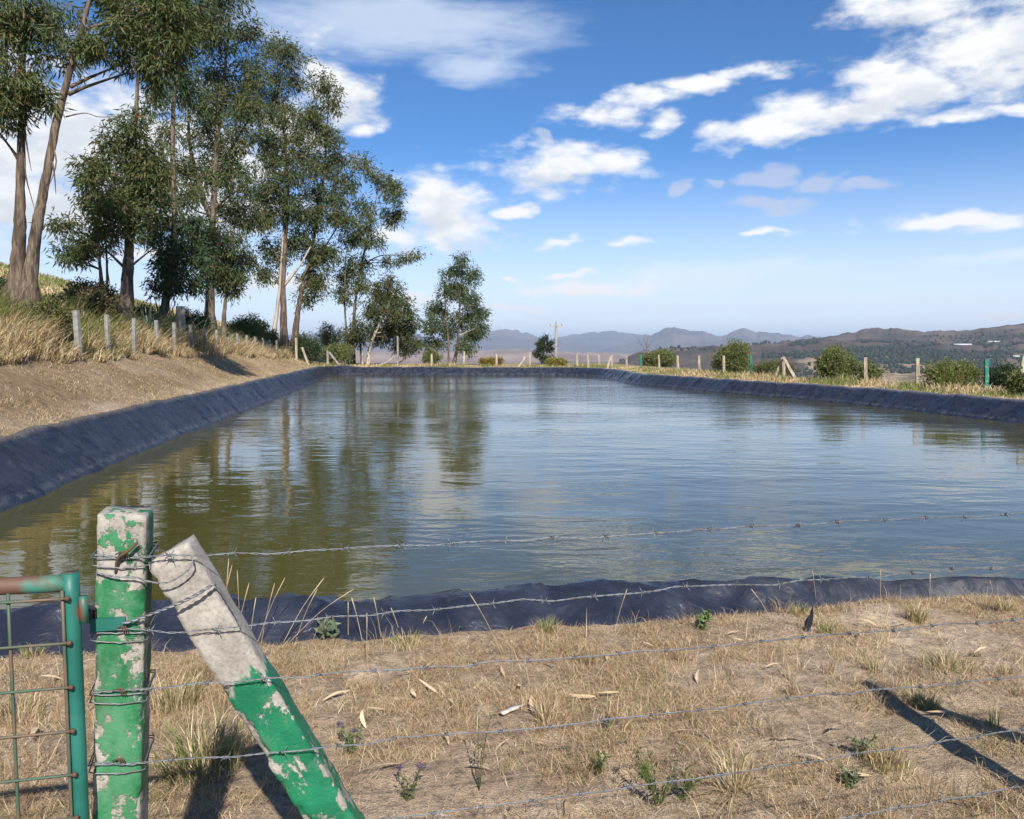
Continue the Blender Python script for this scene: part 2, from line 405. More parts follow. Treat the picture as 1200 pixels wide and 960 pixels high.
# ---- ground sheet
def axis_pts(fine0, fine1, fstep, mid0, mid1, mstep, far):
    a = list(np.arange(fine0, fine1, fstep)); b = list(np.arange(fine1, mid1, mstep)); c = []
    v, st = mid1, mstep
    while v < far: c.append(v); st *= 1.22; v += st
    d = list(np.arange(fine0 - mstep, mid0, -mstep)); e = []; v, st = mid0, mstep
    while v > -far: e.append(v); st *= 1.22; v -= st
    return np.array(sorted(a + b + c + d + e))
gx = axis_pts(-4.2, 4.6, .045, -26, 30, .32, 26000); gy = axis_pts(1.4, 7.0, .045, -6, 84, .32, 26000)
X, Y = np.meshgrid(gx, gy); Z, E = ground_h(X, Y)
def soil_color(x, y, e):
    s, t = xy_st(x, y); q = -5.9 - t
    n1 = fbm(x * .9, y * .9, 31); n2 = fbm(x * .22, y * .22, 32)
    c = np.zeros(x.shape + (3,)); soil = np.array([.45, .33, .225]); pale = np.array([.60, .465, .33]); straw = np.array([.48, .365, .23])
    c[:] = soil; c += (pale - soil) * sstep(.4, .7, n1)[..., None]
    c += (straw - c) * (sstep(.35, .75, n2) * .6)[..., None]
    bank = np.array([.30, .205, .12]); kb = sstep(.35, 1.0, q) * sstep(4.2, 2.6, q) * (.45 + .5 * sstep(.35, .6, fbm(x * .8, y * .5, 38)))
    c += (bank - c) * kb[..., None]
    hill = np.array([.17, .19, .05]); hy = np.array([.33, .29, .11]); kh = sstep(2.4, 3.4, q)
    hc = hill + (hy - hill) * sstep(.35, .65, fbm(x * .12, y * .12, 41))[..., None]
    c += (hc - c) * kh[..., None]
    r = np.hypot(x, y)
    verge = np.array([.30, .25, .10]); kv = np.maximum(sstep(17, 20, t), sstep(65, 68, s)) * (1 - kh)
    c += (verge - c) * (kv * .8)[..., None]
    va = np.array([.27, .19, .13]); vb = np.array([.12, .10, .06]); kf = sstep(120, 500, r)
    vc = va + (vb - va) * sstep(.35, .65, fbm(x * .0022, y * .0022, 51))[..., None]
    c += (vc - c) * kf[..., None]
    return np.clip(c, .01, 1)
def m_ground(nt, b, n):
    co = n.coord(); col = n.attr()
    f1 = n.noise(co, 22, 6, .65); f2 = n.noise(co, 160, 3, .6); f3 = n.noise(co, 2.6, 4)
    c = n.mix(1.0, col, n.ramp(f1, [(.28, .50), (.5, .95), (.72, 1.25)]), 'MULTIPLY')
    c = n.mix(1.0, c, n.ramp(f2, [(.3, .65), (.65, 1.15)]), 'MULTIPLY')
    f4 = n.noise(co, 4.2, 6, .65, .4)
    c = n.mix(1.0, c, n.ramp(f4, [(.30, .68), (.48, 1.02), (.68, 1.22)]), 'MULTIPLY')
    c = n.mix(n.rng(f3, .52, .72, 0, .35), c, (.30, .20, .115))
    n.set(b.inputs['Base Color'], c); b.inputs['Roughness'].default_value = .95; b.inputs['Specular IOR Level'].default_value = .1
    h = n.math('ADD', n.math('MULTIPLY', f1, .6), n.math('MULTIPLY', f2, .4)); n.set(b.inputs['Normal'], n.bump(h, 1.0, .03, n.bump(f4, .7, .10)))
nx, ny = len(gx), len(gy); ii = np.arange((ny - 1))[:, None] * nx + np.arange(nx - 1)[None, :]
ground = mk('ground', np.stack([X, Y, Z], -1), None, np.stack([ii, ii + 1, ii + nx + 1, ii + nx], -1).reshape(-1, 4), mat('soil', m_ground), None, soil_color(X, Y, E).reshape(-1, 3))
tag(ground, kind='structure')

# ---- liner
def step_at(p):
    d = math.hypot(p[0], p[1]); return .035 if d < 7 else (.07 if d < 20 else .13)
LR = resample_closed(crest, step_at)
tg = np.roll(LR[:, :2], -1, 0) - np.roll(LR[:, :2], 1, 0)
for _ in range(12): tg = (np.roll(tg, 1, 0) + tg * 2 + np.roll(tg, -1, 0)) / 4
tg = unit(tg)
ON = np.stack([tg[:, 1], -tg[:, 0]], -1)            # outward; the ring runs anticlockwise seen from above
arc = np.concatenate([[0], np.cumsum(np.linalg.norm(np.diff(LR[:, :2], axis=0), axis=1))])
es = np.array([-1.5, -1.2, -1.0, -.9, -.8, -.7, -.6, -.5, -.4, -.3, -.22, -.14, -.07, 0, .05, .1, .16, .22, .28, .34, .40, .46])
ctr = LR[:, :2].mean(0)
if ((LR[:, :2] - ctr) * ON).sum() < 0: ON = -ON
s_, t_ = xy_st(LR[:, 0], LR[:, 1])
nearw = sstep(9.0, 6.5, s_ - np.clip(t_, 0, 20) * .16)       # 1 along the near edge, where the sheet is heaped over the bank
V = np.zeros((len(LR), len(es), 3)); DU = np.zeros((len(LR), len(es)))
wr = fbm(arc * 1.3, arc * 0, 61, 3); lump = fbm(arc * .9, arc * 0 + 3, 62, 3)
sag = ((wr - .5) * .07 + (lump - .5) * .05) * (1 - .6 * nearw * sstep(1.0, 3.0, LR[:, 0]))
fold = fbm(arc * 3.2, arc * 0 + 7, 66, 3)
for j, e in enumerate(es):
    ex = np.full(len(LR), e); zc = LR[:, 2]; zg = LR[:, 3]
    outw = (.46 - .32 * sstep(.2, 3.0, LR[:, 0])) * nearw + .20 * (1 - nearw)
    ee = np.where(ex > 0, ex / .46 * outw, ex)
    z_in = zc - (np.sqrt(np.minimum(ee, 0) ** 2 + .09 ** 2) - .09) * 1.0
    f = np.clip(ee / outw, 0, 1)
    z_out = zc - (zc - zg + .07 + .03 * nearw) * (f ** 1.5)
    z = np.where(e <= 0, z_in, z_out)
    pl = fbm(arc * 4.5 + e * (1.2 + 2 * vnoise(arc * .2, arc * 0, 64)), arc * .0 + e * .35, 63, 3)      # pleats running down the slope
    big = fbm(arc * 1.1 + e * 1.5, arc * 0 + e * 1.2, 65, 3)
    amp = np.where(e < 0, np.clip(-e * 3 + .25, .2, 1), np.clip(1 - f * .8, .15, 1) * (.4 + .6 * nearw))
    off = ((pl - .5) * np.where(e < 0, .13, .075) + (big - .5) * .10) * amp
    off += nearw * (fold - .5) * .16 * np.clip(1 - abs(e - .12) * 2.5, 0, 1)
    cr = (1 - np.abs(2 * vnoise(arc * 2.3 + e * 4.5, arc * 0 + e * 1.0 + 11, 67) - 1)) ** 5 * .5 + (1 - np.abs(2 * vnoise(arc * 3.4 - e * 6.0, arc * 0 + e * .8 + 5, 68) - 1)) ** 6 * .5 + (1 - np.abs(2 * vnoise(arc * 6.5 + e * 1.2, arc * 0 + 3 + e * .4, 69) - 1)) ** 4 * .35
    off += cr * (.030 + .035 * nearw) * (1 - .8 * nearw * sstep(1.2, 2.8, LR[:, 0])) * np.clip(1.2 - f, .1, 1)
    p = LR[:, :2] + ON * (ee + off * np.where(e < 0, -.7, .7))[:, None]
    V[:, j, :2] = p; V[:, j, 2] = z + off * .7 + sag * np.clip(1 - abs(e) * 1.2, 0, 1)
    DU[:, j] = np.clip(1 - abs(ee + .02) / .12, 0, 1) * (1 - nearw)
nL, nE = len(LR), len(es); i = np.arange(nL)[:, None]; j = np.arange(nE - 1)[None, :]; i2 = (i + 1) % nL
Q = np.stack([i * nE + j, i * nE + j + 1, i2 * nE + j + 1, i2 * nE + j], -1).reshape(-1, 4)
def m_liner(nt, b, n):
    co = n.coord(); d = n.sep(n.attr())
    f = n.noise(co, 3.5, 5); f2 = n.noise(co, 30, 4); f3 = n.noise(n.mapping(co, (1, 1, .25)), 7, 5, .6)
    c = n.mix(n.rng(f, .35, .7), (.019, .022, .034), (.036, .040, .058))
    c = n.mix(n.rng(f3, .55, .8, 0, .4), c, (.12, .12, .125))                       # pale grey streaks stretched down the slope
    z = n.sep(co)[2]; wl = n.math('MULTIPLY', n.rng(n.math('ADD', z, n.math('MULTIPLY', f3, .10)), -.37, -.33), n.rng(n.math('ADD', z, n.math('MULTIPLY', f3, .10)), -.25, -.31))
    c = n.mix(n.math('MULTIPLY', wl, n.rng(f3, .4, .62, .0, .38)), c, (.17, .16, .15))                      # pale dried waterline
    c = n.mix(n.math('MULTIPLY', d[0], n.rng(f2, .3, .6)), c, (.23, .20, .17))      # soil dust on the fold
    n.set(b.inputs['Base Color'], c)
    n.set(b.inputs['Roughness'], n.math('ADD', n.rng(f, .3, .7, .22, .40), n.math('MULTIPLY', d[1], .28))); b.inputs['Specular IOR Level'].default_value = .5
    w = n.noise(n.mapping(co, (1, 1, .45)), 8, 4, .55, 1.2); w3 = n.vor(n.mapping(co, (1, 1, .35)), 5.5)
    n.set(b.inputs['Normal'], n.bump(n.math('ADD', w, n.math('MULTIPLY', w3, .6)), .45, .05, n.bump(f2, .15, .004)))
liner = mk('pond_liner', V, None, Q, mat('liner_plastic', m_liner), None, np.stack([DU, np.repeat((nearw * sstep(.8, 2.4, LR[:, 0]))[:, None], nE, 1), DU * 0], -1).reshape(-1, 3))
tag(liner, 'dark navy wrinkled plastic liner sheet folded over the pond edge all round', 'pond liner')

# ---- water
WATER_Z = -.45
wp = LR[::4, :2] - ON[::4] * .32
cen = wp.mean(0); kk = len(wp)
rings = []; fr = np.linspace(1, 0.0, 30)[:-1]
WV = np.concatenate([cen + (wp - cen) * f for f in fr] + [cen[None]]); WV = np.concatenate([WV, np.full((len(WV), 1), WATER_Z)], 1)
q_ = []
for a in range(len(fr) - 1):
    jj = np.arange(kk); jn = (jj + 1) % kk; q_.append(np.stack([a * kk + jj, a * kk + jn, (a + 1) * kk + jn, (a + 1) * kk + jj], -1))
jj = np.arange(kk); tri = np.stack([(len(fr) - 1) * kk + jj, (len(fr) - 1) * kk + (jj + 1) % kk, np.full(kk, len(fr) * kk)], -1)
def m_water(nt, b, n):
    co = n.coord()
    n.set(b.inputs['Base Color'], n.mix(n.noise(co, .25, 3), (.070, .063, .014), (.082, .075, .022)))
    b.inputs['Roughness'].default_value = .02; b.inputs['IOR'].default_value = 1.48; b.inputs['Specular IOR Level'].default_value = .5
    r = n.mapping(co, (1, 2.3, 1), (0, 0, .12))
    swell = n.noise(r, .42, 2, .5, .3); w1 = n.noise(r, 1.15, 3, .45, .6); w2 = n.noise(n.mapping(co, (1, 1.7, 1), (0, 0, -.2)), 4.6, 3, .55)
    y = n.sep(co)[1]; calm = n.rng(y, 8, 45, .42, 1.0); patch = n.rng(n.noise(n.mapping(co, (1, 2.2, 1)), .09, 3), .38, .62, .45, 1.25)
    h = n.math('ADD', n.math('MULTIPLY', swell, 1.1), n.math('ADD', w1, n.math('MULTIPLY', n.math('MULTIPLY', w2, .55), calm)))
    n.set(b.inputs['Normal'], n.bump(n.math('MULTIPLY', h, n.math('MULTIPLY', calm, patch)), 1.0, .025))
water = mk('water', WV, tri, np.concatenate(q_), mat('water', m_water)); tag(water, kind='structure')

# ---- far hills and mountains
HILLS = []
def ridge_fn(sky, rr, r0, r1, base, amp, seed, fade=60):
    pxs = np.array([a for a, _ in sky], float); sl = []
    for a, bb in sky:
        r = ray(a, bb); sl.append(r[2] / math.hypot(r[0], r[1]))
    azs = np.array([math.atan2(ray(a, 408)[0], ray(a, 408)[1]) for a in pxs]); sl = np.array(sl)
    def f(x, y):
        az = np.arctan2(x, y); r = np.hypot(x, y)
        wob = (fbm(az * 40, az * 0, seed) - .5) * .25
        sky_s = np.interp(az, azs, sl); top = EYE + sky_s * rr
        edge = sstep(azs[0], azs[0] + fade / F, az) * sstep(azs[-1], azs[-1] - fade / F, az)
        q = np.clip((r - r0) / (rr - r0), 0, None); prof = np.where(r <= rr, np.clip(q, 0, 1) ** (1.15 + wob), 1 - .5 * sstep(rr, r1, r))
        prof = np.where(r < r0, 0, prof)
        gully = (fbm(x / (rr * .05), y / (rr * .05), seed + 3, 5) - .5) * amp * (top - base) * np.clip(prof * (1.25 - prof) * 4, 0, 1)
        fine = (fbm(az * 160, r / rr * 9, seed + 8, 3) - .5) * rr * .0042
        return base - 6 + ((top - base + 6) * prof + gully + fine * prof) * edge
    return f, azs
def hill(name, sky, rr, r0, r1, base, amp, seed, m, nr=70, da=.0016, fade=60):
    f, azs = ridge_fn(sky, rr, r0, r1, base, amp, seed, fade)
    a = np.arange(azs[0], azs[-1], da); r = np.concatenate([np.linspace(r0, rr, int(nr * .72)), np.linspace(rr, r1, int(nr * .28) + 1)[1:]])
    A, R = np.meshgrid(a, r); x = R * np.sin(A); y = R * np.cos(A); z = f(x, y); k = len(a)
    ii = np.arange(len(r) - 1)[:, None] * k + np.arange(k - 1)[None, :]
    o = mk(name, np.stack([x, y, z], -1), None, np.stack([ii, ii + 1, ii + k + 1, ii + k], -1).reshape(-1, 4), m)
    tag(o, kind='structure'); HILLS.append(f); return o
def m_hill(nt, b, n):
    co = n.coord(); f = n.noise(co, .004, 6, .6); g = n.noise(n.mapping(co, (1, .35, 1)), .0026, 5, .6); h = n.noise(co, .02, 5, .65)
    c = n.mix(n.rng(f, .35, .65), (.060, .046, .040), (.135, .098, .075))  # dark scrub tones with the hill's cloud shadow put into the colour
    c = n.mix(n.rng(g, .56, .64, 0, .75), c, (.36, .27, .17)); c = n.mix(n.rng(h, .5, .62, 0, .7), c, (.045, .05, .03))  # tan fields paint in the sunlit patches; last mix adds dark green scrub
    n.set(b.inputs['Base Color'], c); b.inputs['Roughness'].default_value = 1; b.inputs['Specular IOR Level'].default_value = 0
def m_mountain(nt, b, n):
    co = n.coord(); f = n.noise(co, .0014, 6, .62); g = n.noise(co, .006, 5, .6)
    c = n.mix(n.rng(f, .38, .62), (.085, .085, .10), (.15, .135, .125)); c = n.mix(n.rng(g, .55, .7, 0, .6), c, (.05, .055, .045))
    n.set(b.inputs['Base Color'], c); b.inputs['Roughness'].default_value = 1; b.inputs['Specular IOR Level'].default_value = 0
def m_foot(nt, b, n):
    co = n.coord(); f = n.noise(n.mapping(co, (1, .4, 1)), .0018, 6, .6)
    n.set(b.inputs['Base Color'], n.mix(n.rng(f, .35, .65), (.20, .13, .10), (.38, .27, .19))); b.inputs['Roughness'].default_value = 1; b.inputs['Specular IOR Level'].default_value = 0
MH, MM, MF = mat('scrub_with_cloud_shade', m_hill), mat('mountain_rock', m_mountain), mat('dry_foothill', m_foot)
hill('mountain', [(-260, 404), (-60, 398), (200, 394), (400, 392), (520, 394), (560, 390), (585, 387), (605, 389), (630, 394), (655, 400), (690, 404), (740, 408)], 11500, 8200, 13500, VALLEY, .35, 3, MM)
hill('mountain', [(600, 408), (640, 400), (665, 394), (690, 390), (715, 388), (735, 391), (757, 392), (775, 399), (800, 406)], 13500, 9800, 15500, VALLEY, .35, 5, MM, fade=30)
hill('mountain', [(690, 411), (740, 403), (762, 394), (777, 386), (790, 381.5), (800, 384), (815, 389), (826, 387.5), (836, 392), (848, 391), (860, 387), (871, 385), (885, 389), (900, 392), (930, 394), (980, 397), (1100, 400), (1300, 404)], 9800, 7200, 11500, VALLEY, .4, 7, MM, fade=30)
hill('foothill', [(-300, 416), (0, 414), (300, 413), (520, 411), (600, 410), (660, 412), (720, 414), (790, 419), (860, 422)], 6300, 4200, 7600, VALLEY, .3, 9, MF)
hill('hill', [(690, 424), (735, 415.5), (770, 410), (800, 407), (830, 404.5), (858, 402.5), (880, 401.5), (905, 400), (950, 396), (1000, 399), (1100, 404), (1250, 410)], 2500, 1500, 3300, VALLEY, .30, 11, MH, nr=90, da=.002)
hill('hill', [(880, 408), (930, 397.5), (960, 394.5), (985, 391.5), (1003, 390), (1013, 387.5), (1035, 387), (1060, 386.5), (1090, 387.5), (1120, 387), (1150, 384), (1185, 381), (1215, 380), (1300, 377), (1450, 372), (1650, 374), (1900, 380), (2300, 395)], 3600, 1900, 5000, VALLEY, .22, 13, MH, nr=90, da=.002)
def land_far(x, y):
    z = gzs(x, y)
    for f in HILLS[3:]: z = np.maximum(z, f(x, y))
    return z

# ------------------------------------------------------------------ plant materials
def m_leaf(nt, b, n, rough=.5, spec=.28, tr=.28):
    col = n.attr(); n.set(b.inputs['Base Color'], col); b.inputs['Roughness'].default_value = rough; b.inputs['Specular IOR Level'].default_value = spec
    t = n.N.new('ShaderNodeBsdfTranslucent'); n.L.new(n.mix(1., col, (1.2, 1.15, .5), 'MULTIPLY'), t.inputs[0])
    mx = n.N.new('ShaderNodeMixShader'); mx.inputs[0].default_value = tr; n.L.new(b.outputs[0], mx.inputs[1]); n.L.new(t.outputs[0], mx.inputs[2])
    out = [k for k in n.N if k.type == 'OUTPUT_MATERIAL'][0]; n.L.new(mx.outputs[0], out.inputs[0])
M_LEAF = mat('foliage', m_leaf)
M_GRASS = mat('grass_blade', lambda nt, b, n: m_leaf(nt, b, n, .7, .15, .22))
def m_bark(nt, b, n):
    co = n.coord(); s1 = n.noise(n.mapping(co, (1, 1, .16)), 7, 6, .65, .5); s2 = n.noise(n.mapping(co, (1, 1, .08)), 26, 4, .6)
    c = n.ramp(s1, [(.28, (.045, .034, .028)), (.45, (.12, .088, .066)), (.58, (.225, .17, .125)), (.75, (.36, .285, .215))])
    c = n.mix(1., c, n.ramp(s2, [(.3, .55), (.65, 1.1)]), 'MULTIPLY')
    n.set(b.inputs['Base Color'], c); b.inputs['Roughness'].default_value = .9; b.inputs['Specular IOR Level'].default_value = .15
    n.set(b.inputs['Normal'], n.bump(n.math('ADD', s1, n.math('MULTIPLY', s2, .5)), .9, .06))
M_BARK = mat('peeling_bark', m_bark)
def m_barkpale(nt, b, n):
    co = n.coord(); s1 = n.noise(n.mapping(co, (1, 1, .14)), 9, 6, .6, .4)
    n.set(b.inputs['Base Color'], n.ramp(s1, [(.3, (.20, .155, .12)), (.5, (.42, .34, .27)), (.7, (.55, .47, .39))])); b.inputs['Roughness'].default_value = .8
    n.set(b.inputs['Normal'], n.bump(s1, .6, .04))
M_PALE = mat('pale_bark', m_barkpale)
PAL_EUC = np.array([[.055, .085, .030], [.075, .105, .040], [.040, .065, .028], [.095, .115, .050], [.060, .090, .050], [.105, .095, .045]]) * np.array([1.32, 1.24, 1.0])
PAL_DARK = np.array([[.030, .052, .022], [.042, .068, .028], [.055, .080, .034], [.038, .060, .032]]) * 1.25
PAL_BUSH = np.array([[.13, .17, .05], [.17, .205, .06], [.10, .135, .04], [.21, .22, .085], [.19, .17, .08]])

def foliage(g, cpos, rad, pal, seed, tuft_r, leaves_per, ll, lw, hang, density):
    """tufts of narrow leaves through an ellipsoid; returns the tuft centres"""
    r = rng(seed); vol = rad[0] * rad[1] * rad[2]; nt = max(4, int(5.0 * density * (vol ** (2 / 3)) / tuft_r ** 2))
    u = unit(r.normal(size=(nt, 3))) * (r.random((nt, 1)) ** .5); u += (fbm(u[:, :1] * 2 + seed, u[:, 1:2] * 2, seed) - .5) * .5
    tc = cpos + u * rad
    n = nt * leaves_per; tcr = np.repeat(tc, leaves_per, 0)
    off = r.normal(size=(n, 3)) * tuft_r * np.array([.5, .5, .42]) * np.repeat(.6 + .8 * r.random(nt), leaves_per)[:, None]
    out = unit(np.repeat(u, leaves_per, 0))
    dirs = unit(r.normal(size=(n, 3)) * .6 + out * .35 + unit(off) * .5 + np.array([0, 0, -hang]))
    tone = np.repeat(r.integers(0, len(pal), nt), leaves_per); tone = np.where(r.random(n) < .4, r.integers(0, len(pal), n), tone)
    C = pal[tone] * (.75 + .5 * r.random((n, 1)))
    dead = r.random(n) < .03; C[dead] = np.array([.20, .10, .045])
    leaves(g, tcr + off, dirs, ll * (.6 + .8 * r.random(n)), lw * (.7 + .6 * r.random(n)), C, seed)
    return tc

def tree(name, label, d, stems, clumps, seed, group, pal=PAL_EUC, ll=.26, lw=.055, tuft=.34, per=30, dens=1.5, hang=.75, strips=0, cat='tree', pale=(), grow=None):
    r = rng(seed); px0, py0 = stems[0][0][0]
    b0 = P(px0, py0, d); base = np.array([b0[0], b0[1], gz(b0[0], b0[1])])
    root = thing(name, label, cat, base, group)
    paths = []
    for si, (pts, rad) in enumerate(stems):
        m0 = P(pts[0][0], pts[0][1], d)
        W = [P(px, py, d) for px, py in pts]; dz = (r.random() - .5) * 1.2
        for k, w in enumerate(W): w[1] += 0
        grows = si == 0 or pts[0][1] >= py0 - 6          # starts at the ground
        rw = np.array(rad) * d / F * np.concatenate([[.9], np.full(len(rad) - 1, .66)])
        if grows:
            g0 = gz(W[0][0], W[0][1]); foot = W[0].copy()
            if foot[2] > g0 + .05: W = [np.array([foot[0], foot[1], g0 - .15])] + W; rw = np.concatenate([[rw[0] * 1.25], rw])
            else: W[0][2] = g0 - .15
        W = np.array(W)
        if not grows: W = W + np.linspace(0, 1, len(W))[:, None] * np.array([0, dz, 0])
        pth = smooth_path(W, max(10, len(W) * 5)); rr = np.interp(np.linspace(0, 1, len(pth)), np.linspace(0, 1, len(rw)), rw)
        g = Geo(); g.tube(pth, rr, 10 if d < 50 else 7, True, None, .13, seed + si)
        g.make('trunk' if grows else 'limb', M_PALE if si in pale else M_BARK, root)
        paths.append((pth, rr))
    allp = np.concatenate([p for p, _ in paths]); allr = np.concatenate([q for _, q in paths])
    fg = Geo()
    for ci, c in enumerate(clumps):
        px, py, rx, ry = c[:4]; wx = rx * d / F; wz = ry * d / F
        dd = c[4] if len(c) > 4 else (r.random() - .5) * 2 * min(wx * 1.6, 2.2)
        cp = P(px, py, d) + np.array([0, dd, 0]); gk = grow or (1.22 if d > 40 else 1.12); rad = np.array([wx * gk, (wx + wz) * .58, wz * gk])
        tc = foliage(fg, cp, rad, pal, seed * 97 + ci, tuft, per, ll, lw, hang, dens)
        below = allp[:, 2] < cp[2] - .15 * wz; cost = np.linalg.norm(allp - cp, axis=1) + np.where(below, 0, 4) + np.abs((cp[2] - allp[:, 2]) - .6 * np.hypot(allp[:, 0] - cp[0], allp[:, 1] - cp[1])) * .5
        k = int(np.argmin(cost)); a = allp[k]; L = np.linalg.norm(cp - a); mid = a * .45 + cp * .55 + r.normal(size=3) * L * .06 - np.array([0, 0, .08 * L])
        r0 = min(allr[k] * .6, .018 + .018 * L)
        g = Geo(); pth = smooth_path([a, mid, cp], 8); g.tube(pth, np.linspace(r0, r0 * .35, 8), 5, True, None, .1, ci)
        for tcc in tc[::6]:
            q = pth[r.integers(4, 8)]; mm = (q + tcc) / 2 + np.array([0, 0, .1 * np.linalg.norm(tcc - q)])
            g.tube([q, mm, tcc], [r0 * .32, r0 * .22, r0 * .1], 3, False)
        g.make('branch', M_PALE if (ci % 3 == 0) else M_BARK, root)
    if strips:
        g = Geo()
        for k in range(strips):
            pth, rr = paths[k % min(2, len(paths))]; i = r.integers(int(len(pth) * .3), int(len(pth) * .8)); p = pth[i] + np.array([rr[i] * (1 if r.random() < .6 else -1), -.3 * rr[i], 0]); L = .5 + 1.1 * r.random()
            q = [p, p + np.array([.06, -.05, -L * .4]) * (1 + .3 * r.random()), p + np.array([.12 * r.normal(), -.04, -L])]
            o = Geo(); o.tube(smooth_path(q, 6), [.02, .028, .024, .02, .014, .006], 4); o.make('bark_strip', M_BARK, root)
    fg.make('crown', M_LEAF, root, smooth=False)
    return root

def bush(name, label, px, py, rx, ry, d, seed, group, pal=PAL_BUSH, ll=.11, lw=.045, dens=1.8, tuft=.2, per=26, lobes=11, cat='bush'):
    r = rng(seed); c = P(px, py, d); z0 = gz(c[0], c[1]); base = np.array([c[0], c[1], z0]); root = thing(name, label, cat, base, group)
    W = rx * d / F; top = c[2] + ry * d / F; H = max(top - z0, .4); fg = Geo(); g = Geo()
    for k in range(lobes):
        a = k / lobes * 6.283 + r.random(); rr = W * (.2 + .62 * r.random()) * (0 if k == 0 else 1)
        hh = H * (.62 if k == 0 else .3 + .32 * r.random()); cp = base + np.array([rr * math.cos(a), rr * .8 * math.sin(a), hh])
        rad = np.array([W * .42, W * .42, H * .36]) * (.55 + .65 * r.random())
        cp[2] = min(cp[2], top - rad[2] * .95)
        tc = foliage(fg, cp, rad, pal, seed * 31 + k, tuft, per, ll, lw, -.15, dens)
        foot = base + np.array([.12 * math.cos(a), .12 * math.sin(a), -.08]) * np.array([W, W, 1])
        g.tube(smooth_path([foot, (foot + cp) / 2 + np.array([0, 0, -.05]), cp], 6), np.linspace(.035, .012, 6), 5)
        for t in tc[::14]: g.tube([cp * .6 + foot * .4, (cp + t) / 2, t], [.012, .008, .004], 3, False)
    fg.make('foliage', M_LEAF, root, smooth=False); g.make('stem', M_BARK, root)
    return root

# ------------------------------------------------------------------ eucalyptus trees
GT = 'eucalyptus trees on the left bank'
tree('eucalyptus_tree', 'leftmost eucalyptus with two thick trunks rising from one base on the bank', 24,
     [([(17, 352), (20, 320), (23, 270), (24, 220), (26, 120), (27, 60), (30, -40), (33, -110)], [17, 13, 10, 7.5, 5.6, 5, 3.5, 2]),
      ([(33, 352), (37, 310), (44, 260), (53, 215), (65, 150), (80, 90), (97, 30), (112, -30), (122, -90)], [15, 11, 9, 7.6, 6.8, 5.4, 4.4, 3, 2]),
      ([(81, 110), (110, 103), (162, 90)], [3, 2.3, 1.3]), ([(82, 102), (105, 85), (132, 68)], [2.8, 2.2, 1.2]), ([(102, 34), (130, 26), (150, 14), (172, -4)], [2.6, 2, 1.6, 1]),
      ([(77, 137), (100, 133), (120, 138), (158, 136)], [1, .8, .7, .4]), ([(21, 186), (8, 172), (-12, 150)], [2.6, 2.2, 1.6])],
     [(25, 98, 36, 22), (46, 118, 20, 18), (10, 145, 16, 16), (28, 128, 26, 16), (35, 38, 28, 22), (58, 58, 22, 12), (12, 12, 42, 22), (72, 48, 12, 9), (4, 55, 14, 14), (46, 4, 26, 14),
      (125, 66, 30, 12), (150, 74, 16, 13), (112, 56, 16, 9), (140, 18, 26, 18), (165, 52, 20, 22), (186, 38, 26, 34), (206, 14, 30, 28), (200, 78, 18, 20), (178, 86, 11, 15), (216, 48, 18, 26), (120, -8, 26, 12), (165, -6, 40, 18), (-20, 150, 20, 16)],
     1, GT, ll=.25, lw=.045, tuft=.30, per=34, dens=1.25, strips=9)
tree('eucalyptus_tree', 'eucalyptus with thick flared peeling trunk and rounded crown, second from the left', 32,
     [([(146, 374), (148, 350), (150, 310), (152, 280), (155, 220), (158, 160), (161, 100), (163, 56)], [14, 11.5, 9, 7.5, 5, 4, 3, 1.8]),
      ([(146, 314), (128, 296), (108, 282)], [2.2, 1.5, .9]), ([(156, 310), (170, 296), (182, 284)], [1.6, 1.2, .8])],
     [(122, 208, 20, 20), (160, 214, 28, 26), (136, 172, 18, 16), (160, 182, 26, 22), (176, 192, 20, 22), (150, 142, 13, 13), (166, 150, 13, 13), (120, 245, 19, 18), (150, 252, 26, 20), (181, 245, 20, 22), (140, 230, 16, 14), (110, 190, 11, 12), (166, 274, 15, 11), (186, 215, 13, 18), (103, 228, 10, 12), (172, 120, 9, 9), (136, 272, 12, 9)],
     2, GT, dens=1.5, strips=4)
tree('eucalyptus_tree', 'slender young eucalyptus with low side crown left of the flared trunk', 33,
     [([(120, 346), (117, 310), (113, 272), (106, 240)], [3.2, 2.6, 2, .9]), ([(126, 346), (125, 300), (123, 262)], [2, 1.6, .8])],
     [(94, 284, 24, 14), (82, 264, 13, 13), (72, 294, 10, 9), (110, 292, 14, 10), (112, 268, 12, 12), (96, 304, 12, 8)], 3, GT, dens=1.5)
tree('eucalyptus_tree', 'dark dense eucalyptus with foliage hanging low behind the stump', 37,
     [([(188, 378), (196, 346), (202, 300), (204, 260), (203, 200), (203, 130), (206, 100), (210, 60)], [8, 6, 5, 4.4, 4.2, 3.6, 2.6, 1.6])],
     [(206, 290, 26, 34), (190, 308, 17, 18), (226, 300, 17, 22), (206, 332, 28, 15), (185, 272, 15, 18), (216, 256, 19, 16), (226, 332, 16, 12), (188, 330, 12, 12), (204, 102, 16, 18), (193, 122, 13, 14), (212, 86, 14, 16)],
     4, GT, pal=PAL_DARK * 1.25, dens=1.35, grow=1.02)
